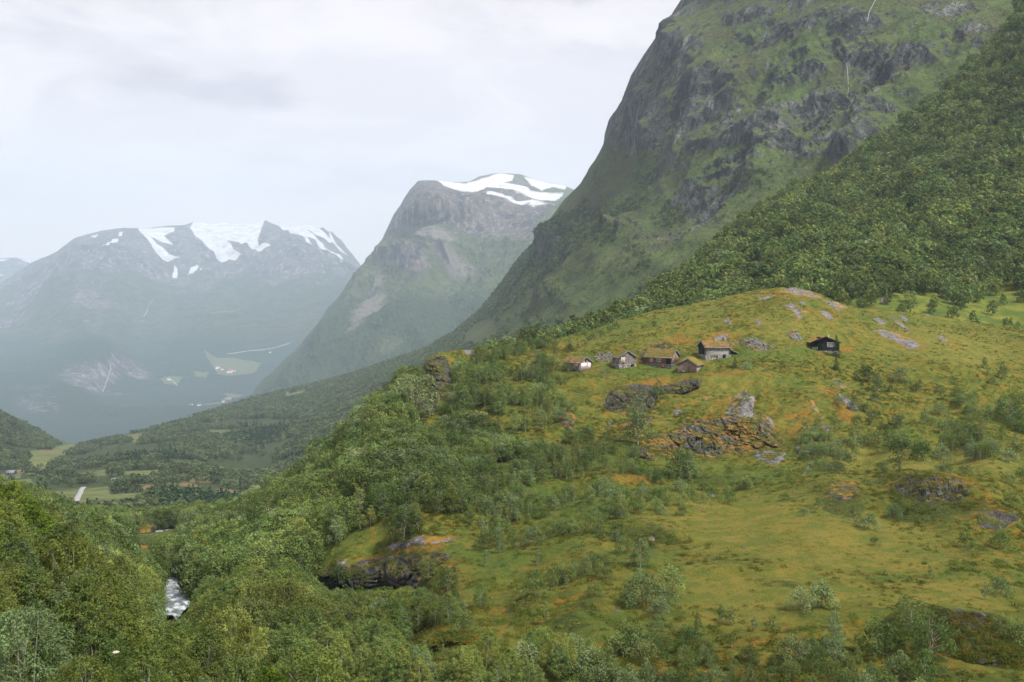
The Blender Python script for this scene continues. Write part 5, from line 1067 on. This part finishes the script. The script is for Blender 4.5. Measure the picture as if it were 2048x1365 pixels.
# 5 stone-based house
w, l = 4.4, 6.0; h = place(1411, 722, -168, (w/2, -l/2), 'stone_based_house'); tag(h, 'largest pale timber house on a stone storey with a dark doorway', 'house', 'old turf-roofed huts')
stonewall(-w/2-.15, w/2+.15, -l/2-.15, l/2+.15, -1.2, 1.15, STONE, h); walls(w, l, 1.15, 3.0, 4.3, SILVER, h, 'log', BLACKW, 'log'); roof(w, l, 3.0, 4.3, TURFO, h, ov=.4)
window(h, 'right', w, l, -2.1, -1.4, 1.95, 2.55, 2, 2, PLANKW, GLASS); window(h, 'right', w, l, -.1, .55, 1.95, 2.55, 2, 2, PLANKW, GLASS); window(h, 'right', w, l, .75, 1.35, 1.95, 2.55, 2, 2, PLANKW, GLASS); onface(h, 'door', 'right', w, l, 1.2, 2.0, -.1, 1.2, .06, DARKH, .16)
v_, f_ = tube((.3, 2.2, 3.9), (.3, 2.2, 5.1), .12, .12, 8, 1); link('chimney_pipe', mkmesh('chimney_pipe', v_, f_, [BLACKW]), h)
m = MB()
for i in range(5): m.box(-w/2+.4, w/2-.1-i*.1, l/2+.16, l/2+1.9-i*.12+rj(.1), -.9+i*.42, -.9+i*.42+.40)
m.build('stone_lean_to', STONE, h)
m = MB(); m.hexa([(x, y, 2.35-(y-l/2)*.45+z*.14) for z in (0, 1) for y in (l/2+.17, l/2+2.3) for x in (-w/2+.2, w/2+.1)]); m.build('lean_to_roof', ROOFT, h)
# 6 black cabin
w, l = 6.5, 7.0; h = place(1650, 705, -94, (0, -l/2), 'black_cabin'); tag(h, 'black tarred cabin with a white-framed window, standing alone on the right', 'cabin', None)
stonewall(-w/2-.03, w/2+.03, -l/2-.03, l/2+.03, -1.1, .14, STONE, h); walls(w, l, .14, 2.15, 3.45, BLACKW, h, 'log', recess=-w/2+1.6); roof(w, l, 2.15, 3.45, TURFB, h, ov=.35, og=.55, th=.2)
window(h, 'front', w, l, .55, 2.6, 1.15, 1.95, 6, 3, WHITE, PGLASS, .06); onface(h, 'window_board', 'front', w, l, .35, 2.8, 2.08, 2.2, .12, WHITE)
m = MB(); m.box(-w/2+.1, -w/2+1.55, -l/2+.02, -l/2+.08, .95, 1.03); m.box(-w/2+.1, -w/2+1.55, -l/2+.02, -l/2+.08, .6, .68); m.box(-w/2+.3, -w/2+.36, -l/2+.02, -l/2+.08, .14, .95); m.box(-w/2+1.4, -w/2+1.46, -l/2+.02, -l/2+.08, .14, .95); m.build('porch_rail', ROOFT, h)
m = MB(); m.box(-w/2, -w/2+.14, -l/2, -l/2+.14, .14, 2.3); m.build('porch_post', BLACKW, h)
m = MB(); m.box(-w/2+.01, -w/2+1.62, -l/2+.15, -l/2+1.6, .142, .2); m.build('porch_floor', BLACKW, h)
v_, f_ = tube((1.3, -1.2, 3.0), (1.3, -1.2, 4.05), .16, .16, 8, 1); ch = link('chimney_pipe', mkmesh('chimney_pipe', v_, f_, [plain('pale_metal', (.45, .38, .28), .6, .15)]), h)
P = near.at(1365, 746)[0]; o = link('boulder', bmsh[1], None, P+np.array([0, -.6, .2])); o.scale = (.55, .5, .45); tag(o, 'small white stone at the left corner of the brown plank shed', 'boulder', 'boulders on the hill')
# ------------------------------------------------------------------ valley houses
WR = plain('farm_white_boards', (.75, .75, .73), .7, .08); GR = plain('grey_slate', (.16, .165, .18), .7, .2); RR = plain('red_tile', (.30, .10, .07), .8, .2); RB = plain('barn_red', (.26, .06, .045), .8, .2); DK = plain('dark_boards', (.035, .04, .05), .8, .2)
def house(layer, px, py, wpx, phi, wm, rm, label, hgt=.42, cat='farmhouse', ratio=.62):
    P = layer.at(px, py)[0]; L = wpx*P[1]/F; wd = L*ratio; z1, zr = L*hgt, L*hgt+wd*.42; o = empty('farmhouse' if cat != 'barn' else 'barn', P, R(phi)); tag(o, label, cat, 'farm buildings down the valley')
    m = MB(); m.box(-L/2, L/2, -wd/2, wd/2, -L*.4, z1); a = len(m.v)
    m.v += [(-L/2, -wd/2, z1), (-L/2, wd/2, z1), (-L/2, 0, zr), (-L/2, 0, zr), (L/2, -wd/2, z1), (L/2, wd/2, z1), (L/2, 0, zr), (L/2, 0, zr)]
    V = np.array(m.v); me = bpy.data.meshes.new('wall'); me.from_pydata([tuple(v) for v in V], [], [tuple(f) for f in m.f]+[(a, a+1, a+2), (a+4, a+6, a+5)]); me.materials.append(wm); link('wall', me, o)
    m = MB()
    for s_ in (-1, 1):
        y0, y1 = sorted((0, s_*(wd/2+L*.05))); zt = lambda y: zr-abs(y)*(zr-z1)/(wd/2)+.01
        m.hexa([(x, y, zt(y)+z*L*.03) for z in (0, 1) for y in (y0, y1) for x in (-L/2-L*.05, L/2+L*.05)])
    rf = m.build('roof', rm, o)
    for k in range(3):
        u = -L*.32+k*L*.32; m = MB(); m.box(u-L*.05, u+L*.05, -wd/2-L*.008, -wd/2+.02, z1*.35, z1*.75); m.build('window', DK if wm is not DK else WR, o)
    return o
house(far, 435.5, 737.5, 8, 10, WR, GR, 'white farmhouse with a dark roof at the left of the hillside fields'); house(far, 459, 742, 10, -5, WR, RR, 'long white farmhouse with a red roof in the hillside fields'); house(far, 444.5, 739, 5, 20, WR, RR, 'small white farm cottage between the two larger farmhouses'); house(far, 468.5, 740.5, 4, 0, WR, GR, 'smallest white shed right of the long red-roofed farmhouse')
house(far, 458, 812, 12, 0, RB, GR, 'red barn at the right of the lowest valley field', cat='barn'); house(far, 449, 811, 7, 4, WR, GR, 'long white building left of the red barn'); house(far, 398, 834.5, 6, 20, WR, GR, 'white house among trees lowest in the valley'); house(far, 382, 822.5, 7, -20, WR, RR, 'white house by the road at the left of the valley bottom'); house(far, 540, 706, 4, 0, WR, GR, 'tiny white house alone high on the right of the far slope'); house(far, 338, 764, 7, 10, WR, GR, 'white house in the clearing left of the hillside fields')
house(cliff, 22, 943, 17, -8, DK, GR, 'dark blue-black house at the left edge of the near valley', .3); house(cliff, 228, 956, 11, 35, WR, GR, 'white gabled house among bushes in the near valley', .45); house(cliff, 250, 968, 7, 0, WR, GR, 'small pale house just below the white gabled house', .3); house(cliff, 574, 787, 5, 0, WR, GR, 'small white house in the clearing on the wooded spur', .4)
# ------------------------------------------------------------------ roads, river, falls
ASPH = plain('road_asphalt', (.27, .265, .27), .9, .1, .5, .01)
def strip(name, layer, Lx, lift, mat, width, kind='structure'):
    c = []
    for (a, b), (c2, d2) in zip(Lx[:-1], Lx[1:]):
        for t in np.linspace(0, 1, 8, endpoint=False): c.append(layer.at(a+(c2-a)*t, b+(d2-b)*t)[0])
    c.append(layer.at(*Lx[-1])[0]); c = np.array(c)
    for _ in range(4): c[1:-1] = (c[:-2]+c[1:-1]*2+c[2:])/4
    d = np.gradient(c, axis=0)[:, :2]; d /= np.linalg.norm(d, axis=1, keepdims=True)+1e-9; nrm = np.stack([-d[:, 1], d[:, 0], d[:, 0]*0], -1)
    wv = np.interp(np.linspace(0, 1, len(c)), np.linspace(0, 1, len(width)), width)[:, None] if hasattr(width, '__len__') else width
    A = c-nrm*wv/2; B = c+nrm*wv/2; zl = np.array([0, 0, lift]); V = np.stack([A-[0, 0, 1.5], A+zl, (A+B)/2+zl, B+zl, B-[0, 0, 1.5]], 1)
    o = link(name, mkmesh(name, V, gridfaces(len(c), 5), [mat])); o['kind'] = kind; return o, c
strip('road', cliff, [(170,967),(166,967.5),(163.5,970),(161,978),(157,990),(152,1006)], .5, ASPH, 3.4)
strip('road', far, [(380,824),(392,826),(405,829),(425,832)], 3, ASPH, 5); strip('road', far, [(330,760),(345,764),(355,768)], 3, ASPH, 5); strip('road', far, [(455,712),(500,703),(550,698),(585,692)], 3, ASPH, 2.2)
rp = np.array([(x, y) for x, y in ((268,1074),(284,1070),(300,1063),(316,1058.5),(330,1058),(344,1059),(356,1062),(364,1066))], float)
base = near.at(332, 1062)[0]; zr_ = -(1060-HZ)/F*326
RPt = np.array([[ (x-1024)/F*Yr, Yr, 0] for x, Yr in ((286,314),(298,320),(310,324),(320,326),(332,327),(344,326),(356,323),(368,317))]); RPt[:, 2] = [zr_-.4, zr_-.2, zr_, zr_, zr_, zr_, zr_-.1, zr_-.3]
tt = np.linspace(0, 7, 50); rc_ = np.stack([np.interp(tt, range(8), RPt[:, i]) for i in range(3)], -1)
for _ in range(8): rc_[1:-1] = (rc_[:-2]+rc_[1:-1]*2+rc_[2:])/4
d_ = np.gradient(rc_, axis=0)[:, :2]; d_ /= np.linalg.norm(d_, axis=1, keepdims=True); nr_ = np.stack([-d_[:, 1], d_[:, 0], 0*d_[:, 0]], -1)
V = np.stack([rc_-nr_*3.2-[0, 0, 6], rc_-nr_*2.6, rc_, rc_+nr_*2.6, rc_+nr_*2.9-[0, 0, 3]], 1); link('road', mkmesh('road', V, gridfaces(50, 5), [ASPH]))['kind'] = 'structure'
g = empty('guardrail', rc_[30]); tag(g, 'grey steel guardrail along the outer edge of the road bend', 'guardrail'); STEEL = plain('galvanised_steel', (.50, .51, .53), .5, .1)
e_ = rc_+nr_*2.45-rc_[30]; V = np.stack([e_+[0, 0, .45], e_+[0, 0, .78], e_+nr_*.06+[0, 0, .78], e_+nr_*.06+[0, 0, .45], e_+[0, 0, .45]], 1); link('rail_beam', mkmesh('rail_beam', V, gridfaces(50, 5), [STEEL]), g)
for i in range(16, 48, 3):
    m = MB(); p = e_[i]+nr_[i]*.12; m.box(p[0]-.06, p[0]+.06, p[1]-.06, p[1]+.06, p[2]-.3, p[2]+.74); m.build('post', STEEL, g)
t = NT('white_water'); v = t.pos(); n = t.noise(v, .9, 5, .7); c = t.mix(t.ramp(n, .44, .62), (.07, .09, .10), (.50, .53, .55)); WATER = t.surf(c, .35, t.bump(n, .5), .5)
def river(L_, lift, width):
    pts = [near.at(a, b)[0] for a, b in L_]; c = []
    for a, b in zip(pts[:-1], pts[1:]):
        for s_ in np.linspace(0, 1, 10, endpoint=False): c.append(a+(b-a)*s_)
    c = np.array(c+[pts[-1]])
    for _ in range(6): c[1:-1] = (c[:-2]+c[1:-1]*2+c[2:])/4
    wv = np.interp(np.linspace(0, 1, len(c)), np.linspace(0, 1, len(width)), width); U = np.linspace(-.5, .5, 13)
    V = c[:, None]+np.stack([wv[:, None]*U, 0*wv[:, None]*U, 0*wv[:, None]*U], -1); V[..., 2] += lift-6*np.abs(U)**5*2; V[..., 2] += .28*fbm(V*.9, 4, 5); V[..., 0] += .7*fbm(V*.3, 2, 8)
    link('river', mkmesh('river', V, gridfaces(len(c), 13), [WATER]))['kind'] = 'structure'
river([(338,1128),(342,1150),(345,1165),(347,1182),(350,1198),(354,1212),(354,1226),(345,1238),(338,1256)], .9, [2.4, 2.4, 2.0, 1.9, 2.6, 3.4, 3.6, 3.0, 2.5])
FALL = plain('falling_water', (.30, .32, .34), .5, .3)
def fall(layer, L_, r, name='waterfall'):
    c = np.array([layer.at(a, b)[0] for a, b in L_]); ps = []
    for a, b in zip(c[:-1], c[1:]): ps.append(tube(a+[0, -r*.6, 0], b+[0, -r*.6, 0], r*(.7+.5*rng.random()), r*(.7+.5*rng.random()), 6, 3, r*.3))
    V, Fc = join(ps); link(name, mkmesh(name, V, Fc, [FALL], True))['kind'] = 'structure'
fall(far, [(211,733),(209,745),(209,757),(208,770),(206,782),(203,792)], 1.9); fall(far, [(313,594),(306,602),(299,609),(295,618),(289,628),(284,640)], 1.5); fall(far, [(297,612),(293,622),(288,632)], 1.6); fall(far, [(361,550),(352,558),(346,568)], 1.8)
fall(cliff, [(1757,-5),(1753,10),(1749,25),(1745,38),(1741,52)], .28); fall(cliff, [(1699,135),(1698,150),(1697,163),(1695,178),(1692,190),(1690,204)], .24)
# pale flower head standing out of the near foliage
fl = empty('umbel_flower', bank.at(232, 1365)[0] if False else W(232, 1345, 22.0)); tag(fl, 'single cream-white flower head on a stalk rising from the near leaves', 'flower')
v_, f_ = tube((0, 0, -2.2), (0, 0, .42), .012, .008, 6, 4, .01); link('stem', mkmesh('stem', v_, f_, [FRESH]), fl)
cc = unit(260); cc[:, 2] = np.abs(cc[:, 2])*.35; cc *= np.array([.06, .06, .05]); V, Fc = leaves(cc+np.array([0, 0, .42]), unit(260)*.3+np.array([0, -.4, .9]), np.full(260, .022), .8); link('flower_head', mkmesh('flower_head', V, Fc, [plain('cream_petals', (.40, .34, .28), .8, .05)]), fl)
print('huts etc', round(time.time()-T0, 1))
# ------------------------------------------------------------------ camera, sky, sun, air
cam = bpy.data.cameras.new('camera'); co = bpy.data.objects.new('camera', cam); C.objects.link(co)
co.location = (0, 0, 0); co.rotation_euler = (R(90), 0, 0); cam.sensor_width = 36; cam.lens = 36*F/2048
cam.shift_y = (HZ-682.5)/2048; cam.clip_start = .5; cam.clip_end = 60000
SC.camera = co
SUN_EL, SUN_AZ = 52, 134     # degrees above the horizon; degrees clockwise from the viewing direction
sd = Vector((math.sin(R(SUN_AZ))*math.cos(R(SUN_EL)), math.cos(R(SUN_AZ))*math.cos(R(SUN_EL)), math.sin(R(SUN_EL))))
sl = bpy.data.lights.new('sun', 'SUN'); sl.energy = 3.2; sl.angle = R(12); sl.color = (1, .965, .90)
so = bpy.data.objects.new('sun', sl); C.objects.link(so); so.rotation_euler = sd.to_track_quat('Z', 'Y').to_euler()
w = bpy.data.worlds.new('World'); SC.world = w; w.use_nodes = True; nt = w.node_tree; nt.nodes.clear()
def wn(t, **k):
    x = nt.nodes.new(t)
    for a, b in k.items(): setattr(x, a, b)
    return x
lk = nt.links.new
sky = wn('ShaderNodeTexSky'); sky.sky_type = 'NISHITA'; sky.sun_disc = False; sky.sun_elevation = R(SUN_EL); sky.sun_rotation = R(SUN_AZ)
b1 = wn('ShaderNodeBackground'); b1.inputs[1].default_value = .12; lk(sky.outputs[0], b1.inputs[0])
tc = wn('ShaderNodeTexCoord'); sep = wn('ShaderNodeSeparateXYZ'); lk(tc.outputs['Generated'], sep.inputs[0])
# clouds lie on a flat deck overhead: project the direction on to it
zz = wn('ShaderNodeMath', operation='MAXIMUM'); lk(sep.outputs[2], zz.inputs[0]); zz.inputs[1].default_value = .0
za = wn('ShaderNodeMath', operation='ADD'); lk(zz.outputs[0], za.inputs[0]); za.inputs[1].default_value = .16
dv = wn('ShaderNodeVectorMath', operation='DIVIDE'); cb = wn('ShaderNodeCombineXYZ')
for i in range(3): lk(za.outputs[0], cb.inputs[i])
lk(tc.outputs['Generated'], dv.inputs[0]); lk(cb.outputs[0], dv.inputs[1])
def wnoise(sc, det, ro, loc, dist=0):
    m = wn('ShaderNodeMapping'); m.inputs['Location'].default_value = loc; m.inputs['Scale'].default_value = (1, 1, 1); lk(dv.outputs[0], m.inputs[0])
    n = wn('ShaderNodeTexNoise'); n.inputs['Scale'].default_value = sc; n.inputs['Detail'].default_value = det; n.inputs['Roughness'].default_value = ro; n.inputs['Distortion'].default_value = dist
    lk(m.outputs[0], n.inputs['Vector']); return n.outputs['Fac']
def wramp(f, a, b, lo=0., hi=1.):
    x = wn('ShaderNodeMapRange'); x.interpolation_type = 'SMOOTHSTEP'; lk(f, x.inputs['Value'])
    for k, v in (('From Min', a), ('From Max', b), ('To Min', lo), ('To Max', hi)): x.inputs[k].default_value = v
    return x.outputs[0]
def wmix(f, a, b):
    x = wn('ShaderNodeMix', data_type='RGBA')
    if hasattr(f, 'is_output'): lk(f, x.inputs[0])
    else: x.inputs[0].default_value = f
    for i, v in ((6, a), (7, b)):
        if hasattr(v, 'is_output'): lk(v, x.inputs[i])
        else: x.inputs[i].default_value = (*v, 1)
    return x.outputs[2]
n1 = wnoise(.8, 5, .55, (3.1, 1.2, .4), .5); n2 = wnoise(2.2, 7, .6, (7.7, 2.2, 1.4), .6)
cl = wmix(wramp(n1, .42, .56), CLOUD_D, CLOUD_L)
cl = wmix(wramp(n2, .42, .60, 0, .6), cl, CLOUD_W)
el = wramp(sep.outputs[2], .05, .20, .9, 0); cl = wmix(el, cl, CLOUD_W)
b2 = wn('ShaderNodeBackground'); b2.inputs[1].default_value = SKY_S; lk(cl, b2.inputs[0])
ms = wn('ShaderNodeMixShader'); ms.inputs[0].default_value = .97; lk(b1.outputs[0], ms.inputs[1]); lk(b2.outputs[0], ms.inputs[2])
wo = wn('ShaderNodeOutputWorld'); lk(ms.outputs[0], wo.inputs[0])
# even air over the whole valley
if HAZE:
    hv = np.array([(x, y, z) for z in (-772, 1900) for y in (-2900, 15800) for x in (-13800, 13800)], float)
    hm = bpy.data.materials.new('air'); hm.use_nodes = True; ht = hm.node_tree; ht.nodes.clear(); ho = ht.nodes.new('ShaderNodeOutputMaterial')
    pv = ht.nodes.new('ShaderNodeVolumePrincipled'); pv.inputs['Color'].default_value = HAZE_C; pv.inputs['Density'].default_value = HAZE; pv.inputs['Anisotropy'].default_value = .0
    ht.links.new(pv.outputs[0], ho.inputs['Volume'])
    link('haze', mkmesh('haze', hv, [(0, 2, 3, 1), (4, 5, 7, 6), (0, 1, 5, 4), (2, 6, 7, 3), (0, 4, 6, 2), (1, 3, 7, 5)], [hm]))['kind'] = 'stuff'
SC.view_settings.view_transform = 'Standard'; SC.view_settings.look = 'None'; SC.view_settings.exposure = EXPO; SC.view_settings.gamma = 1
cy = SC.cycles
cy.max_bounces = 5; cy.diffuse_bounces = 2; cy.glossy_bounces = 1; cy.transmission_bounces = 2; cy.volume_bounces = 1; cy.transparent_max_bounces = 6
cy.caustics_reflective = False; cy.caustics_refractive = False
cy.use_denoising = True; cy.denoiser = 'OPENIMAGEDENOISE'; cy.use_adaptive_sampling = True; cy.adaptive_threshold = .015
print('built', round(time.time()-T0, 1))
